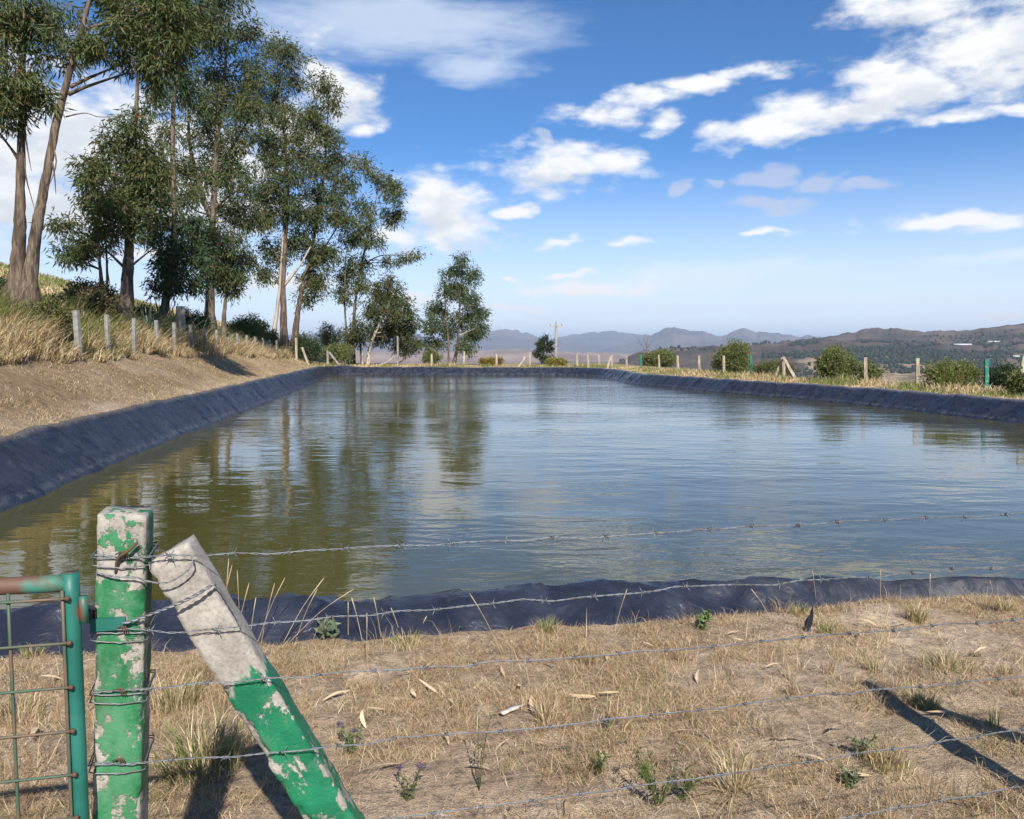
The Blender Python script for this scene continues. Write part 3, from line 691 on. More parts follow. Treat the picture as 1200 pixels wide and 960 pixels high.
tree('eucalyptus_tree', 'tallest eucalyptus, crown running off the top of the picture, central group', 46,
     [([(246, 388), (246, 340), (247, 290), (250, 250), (252, 210), (255, 160), (260, 110), (266, 60), (270, 0), (272, -30)], [9, 6.8, 6, 5.4, 4.6, 3.6, 3, 2.2, 1.4, .8]),
      ([(250, 262), (234, 222), (222, 175), (218, 130), (216, 100)], [4, 3.6, 3, 2, 1.2]), ([(252, 205), (276, 166), (296, 132)], [2.4, 1.8, 1]), ([(256, 152), (241, 120), (232, 82)], [2.2, 1.6, .8]), ([(250, 246), (272, 230), (300, 214)], [2, 1.5, .8])],
     [(250, 130, 23, 22), (229, 150, 19, 22), (215, 164, 16, 14), (276, 110, 22, 20), (245, 82, 22, 20), (265, 50, 23, 20), (236, 50, 16, 18), (270, 12, 26, 18), (290, 76, 17, 14), (295, 130, 17, 16), (280, 165, 20, 18), (255, 186, 22, 18), (234, 202, 22, 20), (229, 236, 22, 18), (265, 240, 22, 18), (290, 214, 18, 16), (240, 270, 20, 18), (270, 278, 18, 18), (286, 254, 17, 13), (300, 98, 15, 10), (232, 22, 18, 16), (288, 34, 18, 14), (252, 300, 18, 12), (212, 196, 16, 14)],
     5, GT, ll=.28, lw=.06, tuft=.42, per=32, dens=1.35)
tree('eucalyptus_tree', 'small eucalyptus with low rounded crown in front of the tallest one', 46.5,
     [([(262, 392), (263, 366), (266, 335), (268, 308)], [4.4, 3.2, 2.2, 1])], [(265, 322, 17, 13), (277, 302, 13, 13), (256, 302, 12, 12), (281, 326, 10, 8), (268, 340, 12, 8), (246, 318, 12, 12)], 6, GT, dens=1.8, ll=.28, lw=.06, tuft=.38)
tree('eucalyptus_tree', 'eucalyptus with pale peeling stems beside a dark trunk, broad tall crown', 68,
     [([(333, 394), (332, 340), (334, 290), (337, 230), (335, 180), (330, 130), (325, 76)], [5.5, 4.4, 3.6, 3, 2.4, 1.8, 1]),
      ([(321, 394), (327, 345), (331, 290), (333, 250), (332, 220)], [3.4, 2.6, 2.2, 1.8, 1.2]), ([(331, 337), (350, 312), (363, 288)], [2.4, 1.8, 1.2]), ([(330, 310), (318, 288), (310, 272)], [1.6, 1.2, .8])],
     [(330, 62, 17, 13), (345, 72, 15, 10), (315, 108, 15, 13), (344, 97, 13, 10), (320, 140, 19, 16), (350, 135, 16, 12), (345, 165, 20, 17), (320, 184, 19, 16), (350, 204, 22, 16), (325, 224, 19, 16), (315, 258, 17, 16), (345, 244, 20, 16), (320, 294, 18, 14), (344, 280, 19, 14), (310, 318, 13, 11), (306, 160, 12, 12), (304, 230, 14, 12), (322, 90, 10, 8)],
     7, GT, ll=.34, lw=.08, tuft=.5, per=30, dens=1.4, pale=(1, 2))
tree('eucalyptus_tree', 'leaning eucalyptus with uneven right-hand crown over the bank end', 70,
     [([(346, 396), (350, 360), (358, 325), (366, 290), (373, 250), (379, 210), (383, 160), (385, 116)], [5, 4.2, 3.6, 3, 2.4, 1.8, 1.3, .8]), ([(360, 318), (378, 292), (396, 262), (410, 236)], [2, 1.5, 1.1, .7])],
     [(382, 103, 13, 15), (394, 121, 8, 11), (372, 150, 16, 11), (386, 165, 16, 12), (397, 186, 13, 11), (370, 190, 18, 13), (391, 206, 13, 12), (375, 226, 18, 14), (401, 226, 13, 12), (364, 256, 18, 14), (390, 256, 18, 14), (365, 290, 18, 14), (382, 300, 16, 14), (360, 325, 15, 12), (373, 332, 14, 12), (356, 350, 11, 9), (366, 128, 12, 9)],
     8, GT, ll=.34, lw=.08, tuft=.5, per=30, dens=1.35)
tree('eucalyptus_tree', 'airy eucalyptus with separate leaf clumps reaching right at the far corner', 73,
     [([(414, 424), (414, 395), (416, 360), (420, 330), (428, 290), (437, 250), (445, 216)], [3.6, 3, 2.6, 2.1, 1.6, 1.1, .6]), ([(424, 312), (446, 300), (478, 300)], [1.2, .9, .5]), ([(408, 424), (406, 392), (404, 352), (405, 300)], [2.4, 2, 1.5, .8])],
     [(421, 188, 12, 9), (435, 203, 9, 9), (425, 240, 13, 12), (450, 215, 12, 14), (465, 229, 11, 12), (430, 265, 14, 11), (456, 250, 11, 12), (410, 280, 16, 14), (440, 285, 14, 10), (418, 310, 16, 12), (403, 320, 13, 12), (425, 335, 14, 12), (405, 346, 12, 10), (478, 303, 13, 6), (455, 308, 10, 6), (490, 296, 5, 4), (405, 255, 13, 12), (468, 250, 6, 9), (412, 215, 10, 9)],
     9, GT, ll=.34, lw=.08, tuft=.46, per=28, dens=1.2, grow=1.1)
tree('eucalyptus_tree', 'squat bushy eucalyptus with forked orange-brown trunk at the far corner', 70,
     [([(431, 424), (434, 406), (442, 385), (453, 362), (461, 344)], [3.2, 3, 2.4, 1.6, .8]), ([(424, 424), (422, 400), (424, 380)], [1.8, 1.4, .8])],
     [(455, 346, 22, 15), (440, 360, 18, 14), (470, 365, 17, 15), (460, 385, 22, 14), (440, 390, 16, 14), (475, 390, 13, 13), (470, 406, 13, 10), (424, 388, 13, 14), (412, 396, 11, 10), (450, 331, 15, 7), (484, 374, 7, 9), (486, 402, 8, 8)],
     10, GT, pal=PAL_EUC * np.array([.8, .78, .8]), ll=.32, lw=.08, tuft=.46, per=32, dens=1.3, pale=(0,), grow=1.08)
tree('eucalyptus_tree', 'lone slender eucalyptus standing apart at the far end of the pond', 71,
     [([(532, 427), (536, 405), (538, 380), (539, 350), (541, 320), (542, 298)], [3, 2.3, 1.7, 1.2, .8, .4]), ([(526, 427), (525, 395), (522, 360), (520, 330)], [1.5, 1.2, .9, .5]), ([(514, 427), (511, 410), (505, 392)], [.8, .7, .4])],
     [(541, 304, 7, 9), (530, 318, 11, 10), (550, 325, 11, 11), (525, 340, 12, 12), (551, 348, 12, 12), (512, 362, 13, 11), (546, 372, 16, 12), (560, 366, 11, 9), (520, 385, 15, 12), (555, 391, 14, 12), (505, 381, 9, 10), (546, 406, 12, 7), (500, 402, 9, 7), (515, 402, 9, 7), (538, 340, 11, 9), (563, 382, 7, 9)],
     11, GT, pal=PAL_EUC * np.array([.85, .95, .95]), ll=.30, lw=.07, tuft=.40, per=28, dens=1.35, grow=1.12)
tree('young_tree', 'spindly dark sapling with round leaf clumps beside the utility pole', 76,
     [([(634, 428), (636, 415), (638, 398)], [.9, .7, .3]), ([(640, 428), (641, 415), (644, 408)], [.6, .5, .3])],
     [(637, 397, 4, 4, .1), (634, 404, 5, 4, -.1), (641, 408, 5, 4, .1), (632, 414, 5, 4, 0), (645, 403, 3, 3, 0), (640, 420, 6, 4, 0)], 12, None, pal=PAL_DARK * .7, ll=.2, lw=.09, tuft=.26, per=22, dens=1.5, cat='sapling')
tree('bare_tree', 'leafless grey tree sticking up behind a bush on the right verge', 74,
     [([(757, 430), (757, 412), (758, 402), (760, 392)], [1.0, .8, .5, .2]), ([(757, 412), (751, 402), (748, 396)], [.5, .35, .15]), ([(758, 408), (764, 400), (768, 396)], [.5, .3, .15]), ([(757, 406), (755, 398), (756, 390)], [.35, .25, .12]), ([(752, 404), (748, 403), (744, 401)], [.25, .2, .1])],
     [(757, 414, 3, 2, 0)], 13, None, ll=.15, lw=.05, tuft=.2, per=4, dens=.8, cat='tree')

# bushes
GB = 'bushes beyond the right fence'
bush('bush', 'rounded bright green bush behind the fence below the twin peaks', 862, 413, 25, 15, 50, 21, GB)
bush('bush', 'round olive bush behind a wooden post right of the A-frame brace', 978, 420, 27, 17, 39, 22, GB)
bush('bush', 'low mounded feathery bush left of the green post at far right', 1112, 439, 33, 17, 30.5, 23, GB, ll=.13, lw=.03, pal=PAL_BUSH * np.array([1.05, 1.05, .9]))
bush('bush', 'wide low bush around the leafless tree on the right verge', 775, 420, 27, 10, 70, 24, GB, ll=.16, lw=.06, tuft=.3)
bush('bush', 'green bush cut off by the right edge of the picture', 1203, 447, 22, 16, 26, 25, GB)
bush('bush', 'small olive bush tucked right of the round olive bush', 1018, 432, 14, 10, 38, 26, GB)
bush('bush', 'dark scrubby bush between green post and right picture edge', 1180, 436, 20, 12, 30, 27, GB, pal=PAL_DARK)
bush('bush', 'low weedy shrub below the bright green bush by the rim', 905, 431, 22, 7, 45, 28, GB, pal=PAL_BUSH * .8)
bush('bush', 'yellowish shrub on the verge between pole and fence corner', 655, 425, 14, 5, 70, 29, GB, pal=PAL_BUSH * np.array([1.5, 1.2, .8]), ll=.14, lw=.05)
bush('bush', 'brownish shrub on the far verge right of the lone eucalyptus', 575, 424, 14, 5, 69, 30, GB, pal=PAL_BUSH * np.array([1.7, 1.1, .7]), ll=.14, lw=.05)
GL = 'undergrowth below the eucalyptus trees'
bush('bush', 'dark green rounded bush at the end of the left bank', 361, 404, 17, 14, 64, 31, GL, pal=PAL_DARK * 1.2, ll=.16, lw=.06, tuft=.28)
bush('bush', 'lighter green bush between dark rounded bush and corner post', 392, 412, 18, 10, 68, 32, GL, ll=.16, lw=.06, tuft=.28)
bush('bush', 'bright green bush on the slope between the two tall tree groups', 288, 383, 26, 14, 60, 33, GL, ll=.16, lw=.06, tuft=.3, pal=PAL_BUSH * np.array([.95, 1, .8]))
bush('bush', 'brown-green thicket right of the twin-trunk eucalyptus', 100, 348, 46, 20, 29, 34, GL, pal=np.array([[.09, .085, .04], [.12, .10, .05], [.06, .07, .03], [.15, .12, .06]]))
bush('bush', 'dark shrub at the foot of the flared peeling trunk', 172, 372, 20, 12, 33.5, 35, GL, pal=PAL_DARK)
bush('bush', 'dark shrub among agaves behind the grey stump', 222, 374, 24, 12, 39, 36, GL, pal=PAL_DARK)
bush('bush', 'leafy green weed patch at the base of the twin trunks', 52, 356, 30, 9, 22.5, 37, GL, pal=PAL_BUSH * np.array([.85, .75, .7]))
bush('bush', 'dark bush at the left picture edge behind the twin trunks', -4, 335, 14, 14, 26, 38, GL, pal=PAL_DARK)
bush('bush', 'olive shrub under the pale-stemmed eucalyptus', 310, 392, 14, 8, 64, 39, GL, ll=.16, lw=.06, tuft=.28)
bush('bush', 'green shrub under the lone slender eucalyptus', 506, 417, 13, 7, 70, 40, GL, ll=.16, lw=.06, tuft=.28)
bush('bush', 'pale thin shrub under the airy far-corner eucalyptus', 386, 385, 16, 12, 80, 44, GL, ll=.2, lw=.06, tuft=.4, dens=1.0)

# agaves
def m_agave(nt, b, n):
    co = n.coord(); n.set(b.inputs['Base Color'], n.mix(n.noise(co, 3, 3), (.07, .10, .075), (.13, .17, .12))); b.inputs['Roughness'].default_value = .55
M_AG = mat('agave_leaf', m_agave)
ag_mesh = None
for k, (px, py, d, lab) in enumerate([(174, 356, 31.5, 'spiky grey-green agave right of the flared trunk'), (206, 366, 36, 'spiky agave just left of the grey stump'), (230, 368, 38.5, 'spiky agave just right of the grey stump'), (190, 352, 36.5, 'agave half hidden between two trunks on the bank')]):
    c = P(px, py, d); z = gz(c[0], c[1]); root = thing('agave', lab, 'agave', (c[0], c[1], z + .12), 'agaves under the trees')
    r = rng(200 + k)
    for i in range(20):
        a = i * 2.4; el = math.radians(20 + 62 * (i / 20)); L = 1.35 + .4 * r.random()
        if ag_mesh is None:
            V = []; n = 6
            for j in range(n + 1):
                f = j / n; w = .055 * (1 - f ** 2.2) + .002; x = f; zz = .10 * f * f
                V += [(x, -w, zz + .02 * (1 - f)), (x, 0, zz - .012), (x, w, zz + .02 * (1 - f)), (x, 0, zz + .004)]
            Q = []
            for j in range(n):
                for q4 in range(4): Q.append([j * 4 + q4, j * 4 + (q4 + 1) % 4, j * 4 + 4 + (q4 + 1) % 4, j * 4 + 4 + q4])
            o = mk('leaf', V, None, Q, M_AG, root, world_pts=False); ag_mesh = o.data
        else:
            o = bpy.data.objects.new('leaf', ag_mesh); COL.objects.link(o); o.parent = root
        o.rotation_euler = (0, -el, a); o.scale = (L, 1, 1); o.location = (0, 0, .05)

# ------------------------------------------------------------------ grass (uncountable)
def scatter(n, sfun, seed):
    r = rng(seed); return sfun(r, n)
STRAW = np.array([[.62, .48, .295], [.53, .395, .23], [.70, .585, .40], [.46, .33, .195], [.35, .24, .145]])
GREEN = np.array([[.16, .19, .055], [.22, .245, .075], [.28, .28, .10], [.13, .16, .05]])
def pick(r, n, g):
    i = r.integers(0, len(STRAW), n); j = r.integers(0, len(GREEN), n)
    return np.where((r.random(n) < g)[:, None], GREEN[j], STRAW[i]) * (.8 + .4 * r.random((n, 1)))
# left bank and slope
r = rng(300); g = Geo()
n = 70000; s = 9 + 60 * r.random(n) ** 1.5; q = 2.35 + 3.6 * r.random(n) ** 1.2; q += (fbm(s * .5, q, 70) - .5) * 1.0
xy = s[:, None] * AX + (-5.9 - q)[:, None] * AN
k = fbm(xy[:, 0] * .7, xy[:, 1] * .7, 71) + (q > 3) * .12 > .40; xy = xy[k]; q = q[k]; s = s[k]; n = len(xy)
b = np.concatenate([xy, (gzs(xy[:, 0], xy[:, 1]) - .02)[:, None]], 1)
gr = np.clip(sstep(2.7, 4.0, q) * .85 + (fbm(xy[:, 0] * .3, xy[:, 1] * .3, 72) - .5) * 1.2, .03, .9)
C = pick(r, n, gr); h = (.26 + .50 * r.random(n)) * (.7 + .75 * sstep(2.4, 3.0, q)) * (.6 + .8 * fbm(xy[:, 0] * .6, xy[:, 1] * .6, 73))
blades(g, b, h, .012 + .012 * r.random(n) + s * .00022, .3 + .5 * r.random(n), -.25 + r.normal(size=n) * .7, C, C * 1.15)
n = 110000; s = 9 + 60 * r.random(n) ** 1.6; q = .25 + 2.6 * r.random(n); xy = s[:, None] * AX + (-5.9 - q)[:, None] * AN
k = fbm(xy[:, 0] * 1.1, xy[:, 1] * 1.1, 75, 4) + (r.random(n) - .5) * .40 > .475; xy = xy[k]; s = s[k]; n = len(xy); b = np.concatenate([xy, (gzs(xy[:, 0], xy[:, 1]) - .01)[:, None]], 1)
C = pick(r, n, .08) * (.55 + .5 * r.random((n, 1)))
blades(g, b, .03 + .12 * r.random(n) ** 1.5, .004 + .005 * r.random(n) + s * .00010, .5 + .45 * r.random(n), r.random(n) * 6.283, C)
tag(g.make('bank_grass', M_GRASS, None, False), 'tall dry and green grass along the left bank', 'grass', kind='stuff')
# hill slope behind
g = Geo(); n = 42000; s = 12 + 90 * r.random(n); q = 5.6 + 40 * r.random(n) ** 1.5
xy = s[:, None] * AX + (-5.9 - q)[:, None] * AN; b = np.concatenate([xy, (gzs(xy[:, 0], xy[:, 1]) - .03)[:, None]], 1)
gr = np.clip(sstep(.62, .38, fbm(xy[:, 0] * .11, xy[:, 1] * .11, 41)) * .95, .15, .9); C = pick(r, n, gr)
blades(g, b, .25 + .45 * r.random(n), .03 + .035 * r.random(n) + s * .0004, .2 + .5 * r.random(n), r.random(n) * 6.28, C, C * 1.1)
tag(g.make('hill_grass', M_GRASS, None, False), 'yellow-green grass covering the slope behind the trees', 'grass', kind='stuff')
# right and far verges
g = Geo(); n = 46000; s = 12 + 54 * r.random(n) ** 1.25; t = 0
e = .18 + 3.0 * r.random(n) ** 1.1
k = r.integers(0, len(LR), n * 3); k = k[(s_[k] > 16) & ((t_[k] > 6) | (s_[k] > 62.0))]; k = k[:n]; n = len(k); e = e[:n]
xy = LR[k, :2] + ON[k] * e[:, None]; b = np.concatenate([xy, (gzs(xy[:, 0], xy[:, 1]) - .02)[:, None]], 1)
dd = np.hypot(xy[:, 0], xy[:, 1]); pn = fbm(xy[:, 0] * .35, xy[:, 1] * .35, 81)
keep = (pn + e * .09 > .42) | (r.random(n) < .25); xy = xy[keep]; b = b[keep]; dd = dd[keep]; pn = pn[keep]; e = e[keep]; n = len(b)
C = pick(r, n, np.clip(.42 + (fbm(xy[:, 0] * .5, xy[:, 1] * .5, 84) - .5) * 4.0, .05, .9)); h = (.08 + .40 * r.random(n) ** 1.8) * np.interp(e, [0, .9, 1.6, 2.4, 3.2], [.22, .30, .8, 1.0, .8]) * (.1 + 1.7 * pn)
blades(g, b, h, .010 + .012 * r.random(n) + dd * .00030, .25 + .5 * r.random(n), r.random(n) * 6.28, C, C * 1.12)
tag(g.make('verge_grass', M_GRASS, None, False), 'dry straw and green weeds along the right and far rims', 'grass', kind='stuff')
# foreground mat of straw
g = Geo(); n = 190000
BROWN = np.array([[.42, .27, .155], [.34, .215, .125], [.50, .34, .20]])
def dry(r, n, gfrac, bfrac):
    C = pick(r, n, gfrac); k = r.random(n) < bfrac; C[k] = BROWN[r.integers(0, 3, k.sum())] * (.75 + .5 * r.random((k.sum(), 1))); return C
def fore(n): 
    y = 1.9 + 4.0 * r.random(n) ** .8; x = (r.random(n) * 2 - 1) * (.72 * y + .3); e, _, _ = signed(x, y); lim = .40 - .27 * sstep(.3, 3, x) + .14 * (fbm(x * 3.2, y * 0, 98, 3) - .5); return x, y, e - lim
x, y, e = fore(n); cl = fbm(x * 1.5, y * 1.5, 91, 4); cl2 = fbm(x * 5, y * 5, 92, 3)
bare = sstep(.6, 2.4, x) * sstep(4.5, 3.2, y) * .12; rimw = sstep(.9, .1, e) * .07
k = (e > 0) & (cl * .55 + cl2 * .45 - bare + rimw + (r.random(n) - .5) * .10 > .525); x = x[k]; y = y[k]; e = e[k]; cl = cl[k]; n = len(x)
b = np.stack([x, y, gzs(x, y) - .004], -1)
C = dry(r, n, .03 + .22 * sstep(.60, .72, cl), .35); lying = r.random(n) < .80
h = np.where(lying, .03 + .08 * r.random(n), .025 + .07 * r.random(n) ** 1.6) * np.clip(.6 + e, .5, 1); ln = np.where(lying, .86 + .14 * r.random(n), .15 + .5 * r.random(n))
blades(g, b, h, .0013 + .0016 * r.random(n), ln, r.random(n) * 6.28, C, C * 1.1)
n = 260000; x, y, e = fore(n); dn = fbm(x * 2.2, y * 2.2, 96, 4) - sstep(.6, 2.6, x) * sstep(4.4, 3.0, y) * .07 + sstep(.8, .1, e) * .06
k = (e > 0) & (dn + (r.random(n) - .5) * .18 > .50); x = x[k]; y = y[k]; n = len(x)
b = np.stack([x, y, gzs(x, y) + .001 + .006 * r.random(n)], -1); C = dry(r, n, .02, .45); dk = r.random(n); C[dk < .2] *= np.array([.50, .46, .42]); C[dk > .92] = np.array([.58, .53, .45]) * (.8 + .4 * r.random(((dk > .92).sum(), 1)))
blades(g, b, .010 + .040 * r.random(n) ** 1.6, .0011 + .0020 * r.random(n) ** 2, .97 + .06 * r.random(n), r.random(n) * 6.28, C)
tx, ty, te = fore(420); kk_ = (te > .02) & (fbm(tx * 1.5, ty * 1.5, 91, 4) + .5 * r.random(420) > .68); tx = tx[kk_]; ty = ty[kk_]
for i in range(len(tx)):       # little splayed tussocks and flattened wisps
    m_ = int(18 + 50 * r.random()); rad = .02 + .06 * r.random(); a = r.random(m_) * 6.283; q = rad * r.random(m_) ** .6; bx = tx[i] + q * np.cos(a); by = ty[i] + q * np.sin(a); flat = r.random() < .55
    az_ = np.where(r.random(m_) < .8, r.random() * 6.28, a) + r.normal(size=m_) * .35 if flat else a + r.normal(size=m_) * .6
    C = dry(r, m_, .25 if r.random() < .2 else .02, .3); blades(g, np.stack([bx, by, gzs(bx, by) - .003], -1), (.05 + .09 * r.random()) * (.5 + .7 * r.random(m_)), .0013 + .0014 * r.random(m_), (.85 + .15 * r.random(m_)) if flat else (.25 + .55 * r.random(m_)), az_, C * .8, C * 1.1)
n = 5000; x, y, e = fore(n); k = (e > .05); x = x[k]; y = y[k]; n = len(x)
b = np.stack([x, y, gzs(x, y) + .004], -1)
blades(g, b, .07 + .18 * r.random(n) ** 2, .0012 + .0014 * r.random(n), .80 + .2 * r.random(n), r.random(n) * 6.28, dry(r, n, .02, .2))
tag(g.make('dry_grass', M_GRASS, None, False), 'matted dry straw covering the soil in the foreground', 'grass', kind='stuff')
# little stones and crumbs of soil
g = Geo(); n = 900; y = 2.0 + 3.6 * r.random(n); x = (r.random(n) * 2 - 1) * (.70 * y + .2); e, _, _ = signed(x, y); k = e > .4; x = x[k]; y = y[k]; z = gzs(x, y)
ico = np.array([[0, 0, 1], [.89, 0, .45], [.28, .85, .45], [-.72, .53, .45], [-.72, -.53, .45], [.28, -.85, .45], [.72, .53, -.45], [-.28, .85, -.45], [-.89, 0, -.45], [-.28, -.85, -.45], [.72, -.53, -.45], [0, 0, -1]])
icf = np.array([[0, 1, 2], [0, 2, 3], [0, 3, 4], [0, 4, 5], [0, 5, 1], [1, 6, 2], [2, 7, 3], [3, 8, 4], [4, 9, 5], [5, 10, 1], [6, 7, 2], [7, 8, 3], [8, 9, 4], [9, 10, 5], [10, 6, 1], [11, 7, 6], [11, 8, 7], [11, 9, 8], [11, 10, 9], [11, 6, 10]])
for i in range(len(x)):
    sz = .003 + .010 * r.random() ** 3; v = ico * (1 + (r.random((12, 1)) - .5) * .5) * np.array([1, .8 + .4 * r.random(), .6]) * sz + [x[i], y[i], z[i] + sz * .25]
    g.add(v, icf, None, np.array([.40, .31, .21]) * (.6 + .6 * r.random()))
tag(g.make('pebbles', M_GRASS, None, False), 'small crumbs and pebbles on the bare soil', 'pebbles', kind='stuff')

# ------------------------------------------------------------------ foreground plants and litter
def tuft(label, px, py, n, h, seed, g_=.7, w=.004, spread=.05, lean=.55, name='grass_tuft', cat='grass tuft', group='grass tufts in the foreground'):
    c = PZ(px, py, 0.0); z = gz(c[0], c[1]); r = rng(seed); gg = Geo(); o = np.array([c[0], c[1], z])
    a = r.random(n) * 6.283; rr = spread * r.random(n) ** .6; x = c[0] + rr * np.cos(a); y = c[1] + rr * np.sin(a)
    b = np.stack([x, y, gzs(x, y) - .005], -1); C = pick(r, n, g_)
    blades(gg, b, h * (.45 + .6 * r.random(n)), w * (.6 + .6 * r.random(n)), lean * (.3 + r.random(n)), a + r.normal(size=n) * .5, C, C * 1.1)
    ob = gg.make(name, M_GRASS, None, False); tag(ob, label, cat, group); return ob
tuft('round green grass tuft near the rim, right half, nearest the water', 1073, 727, 170, .14, 401, .6)
tuft('small green grass tuft at the right picture edge by the rim', 1176, 718, 90, .09, 402, .5)
tuft('green grass tuft beside the upright black scrap', 969, 740, 110, .10, 403, .6)
tuft('green grass tuft just left of the upright black scrap', 935, 716, 80, .10, 404, .7)
tuft('green grass tuft by the crumpled liner, middle of the rim', 643, 742, 110, .11, 405, .75)
tuft('dark little tussock at the head of the forked shadow', 1083, 826, 150, .10, 406, .45, spread=.06)
tuft('pale green clump at the foot of the leaning painted post', 240, 905, 420, .28, 407, .55, spread=.14, lean=.8)
tuft('sparse grass clump between upright post and leaning post', 205, 830, 240, .20, 408, .4, spread=.10)
tuft('straw-yellow tuft with splayed blades left of centre', 640, 850, 90, .17, 409, .02, spread=.03, lean=.8)
tuft('long flattened yellowish grass clump at lower centre right', 860, 925, 160, .26, 410, .15, spread=.05, lean=1.1)
tuft('green-grey clump on the right below the second wire', 1110, 785, 200, .16, 411, .35, spread=.12, lean=.9)
tuft('thin green tuft in the middle of the bare soil', 758, 905, 50, .13, 412, .9, spread=.02)
tuft('upright green blades beside the forked shadow at far right', 1165, 850, 26, .13, 413, .6, spread=.02, lean=.2)
tuft('grass clump behind the gate by the liner', 38, 770, 80, .10, 414, .5)
tuft('dry grass clump under the gate mesh at lower left', 20, 840, 150, .14, 415, .3, spread=.1)
tuft('greenish tuft left of centre by the liner edge', 480, 757, 120, .11, 416, .4, spread=.09)
tuft('small yellow-green tuft right of centre below the rim', 1023, 785, 60, .09, 417, .6)
tuft('faint dry tuft at the lower right corner', 1040, 900, 120, .12, 418, .3, spread=.09)
# tall seeded stalks by the leaning post
def stalks(label, spec, seed):
    c = PZ(*spec[0][0], 0.); base = np.array([c[0], c[1], gz(c[0], c[1])]); root = thing('grass_stalk_clump', label, 'dry stalks', base, 'dry stalks by the liner'); r = rng(seed)
    for (b, t) in spec:
        p0 = PZ(*b, 0.); p0[2] = gz(p0[0], p0[1]) - .01; d = p0[1] - .05 + .1 * r.random(); p1 = P(t[0], t[1], d); mid = p0 * .5 + p1 * .5 + np.array([0, 0, .06 * np.linalg.norm(p1 - p0)])
        pth = smooth_path([p0, mid, p1], 9); gg = Geo(); C = STRAW[r.integers(0, 3)]
        gg.tube(pth, np.concatenate([np.linspace(.0017, .0012, 6), [.0024, .0030, .0008]]), 5, True, C); gg.make('stalk', M_GRASS, root)
stalks('long pale seeded grass stalks arching over the liner beside the leaning post', [((252, 756), (272, 662)), ((262, 757), (268, 655)), ((275, 757), (292, 683)), ((300, 757), (334, 677)), ((305, 757), (322, 683)), ((330, 752), (380, 677)), ((335, 752), (415, 690)), ((292, 757), (300, 700)), ((345, 750), (372, 690)), ((282, 757), (278, 668))], 421)
stalks('thin upright dry stems standing before the liner left of centre', [((430, 787), (430, 718)), ((425, 750), (412, 700)), ((447, 748), (438, 700)), ((470, 742), (458, 712)), ((408, 745), (408, 705)), ((490, 738), (500, 722))], 422)
stalks('slanting dry stems across the rim right of centre', [((590, 770), (550, 695)), ((720, 735), (735, 690)), ((905, 725), (880, 690)), ((958, 700), (952, 668)), ((1032, 697), (1032, 668)), ((1090, 695), (1090, 672))], 423)
stalks('tall slanting straw stems above the bare soil at right', [((1025, 780), (1043, 708)), ((1083, 805), (1082, 768)), ((993, 830), (972, 785)), ((1165, 700), (1160, 680))], 424)
# leafy weeds
def weed(label, px, py, h, seed, n=7, ll=.035, lw=.016, col=((.10, .17, .05), (.16, .22, .08)), flower=None, up=.6, name='weed', spread=.4):
    c = PZ(px, py, 0.); base = np.array([c[0], c[1], gz(c[0], c[1])]); root = thing(name, label, 'weed', base, 'weeds in the foreground'); r = rng(seed); fg = Geo()
    for k in range(n):
        a = r.random() * 6.283; L = h * (.55 + .5 * r.random()); tip = base + np.array([spread * L * math.cos(a), spread * L * math.sin(a), L * up + L * .3 * r.random()])
        pth = smooth_path([base + np.array([.006 * math.cos(a), .006 * math.sin(a), -.01]), base * .5 + tip * .5 + np.array([0, 0, .08 * L]), tip], 7); gg = Geo(); gg.tube(pth, np.linspace(.002, .0009, 7), 4, True, (.12, .13, .05)); stm = gg.make('stem', M_GRASS, root)
        m = 14; i = r.integers(1, 7, m); pos = pth[i] + r.normal(size=(m, 3)) * .004; di = unit(r.normal(size=(m, 3)) * .8 + np.array([0, 0, .45])); C = np.array(col)[r.integers(0, 2, m)] * (.8 + .4 * r.random((m, 1)))
        leaves(fg, pos, di, ll * (.6 + .7 * r.random(m)), lw * (.6 + .7 * r.random(m)), C, seed + k)
        if flower and k < 2:
            m = 14; fl = Geo(); leaves(fl, np.repeat(tip[None], m, 0) + r.normal(size=(m, 3)) * .005, unit(r.normal(size=(m, 3)) + [0, 0, .6]), .014 * (.6 + r.random(m)), .008 * np.ones(m), np.array(flower) * (.7 + .6 * r.random((m, 1))), seed + 50 + k); fo = fl.make('flower', M_GRASS, root, False); fo.parent = stm
    fg.make('foliage', M_LEAF, root, False); return root
weed('fresh green leafy weed by the liner right of centre', 822, 738, .14, 431, 8, .032, .017)
weed('grey-green rosette thistle at the liner edge left of centre', 384, 750, .11, 432, 9, .055, .026, ((.15, .19, .12), (.22, .26, .17)), up=.5)
weed('dark sprig with purple flowers at lower left of centre', 478, 935, .17, 433, 6, .02, .007, ((.10, .13, .05), (.14, .16, .07)), (.11, .07, .21))
weed('feathery green weed with a purple flower at left of centre', 412, 880, .12, 434, 7, .024, .010, ((.10, .15, .05), (.15, .20, .08)), (.11, .08, .20))
weed('bushy dark green weed crossing the lowest wire at centre', 772, 945, .22, 435, 12, .022, .008, ((.07, .11, .035), (.12, .16, .06)))
weed('sprig with a single violet flower in the middle of the straw', 712, 856, .06, 436, 3, .018, .008, ((.14, .15, .06), (.18, .19, .08)), (.10, .07, .24))
weed('spindly leafy stem standing left of centre', 560, 925, .30, 437, 3, .018, .006, ((.12, .14, .06), (.17, .18, .08)), up=.8, spread=.2)
weed('grey-green weed cluster on bare soil at right of centre', 1010, 890, .14, 438, 8, .022, .010, ((.14, .17, .09), (.20, .23, .13)))
weed('low grey-green weed left of the right-hand weed cluster', 995, 920, .10, 439, 8, .026, .011, ((.15, .18, .10), (.21, .24, .14)))
weed('dark weed beside the flattened yellowish clump', 800, 935, .16, 440, 8, .022, .009, ((.08, .12, .04), (.12, .15, .06)))
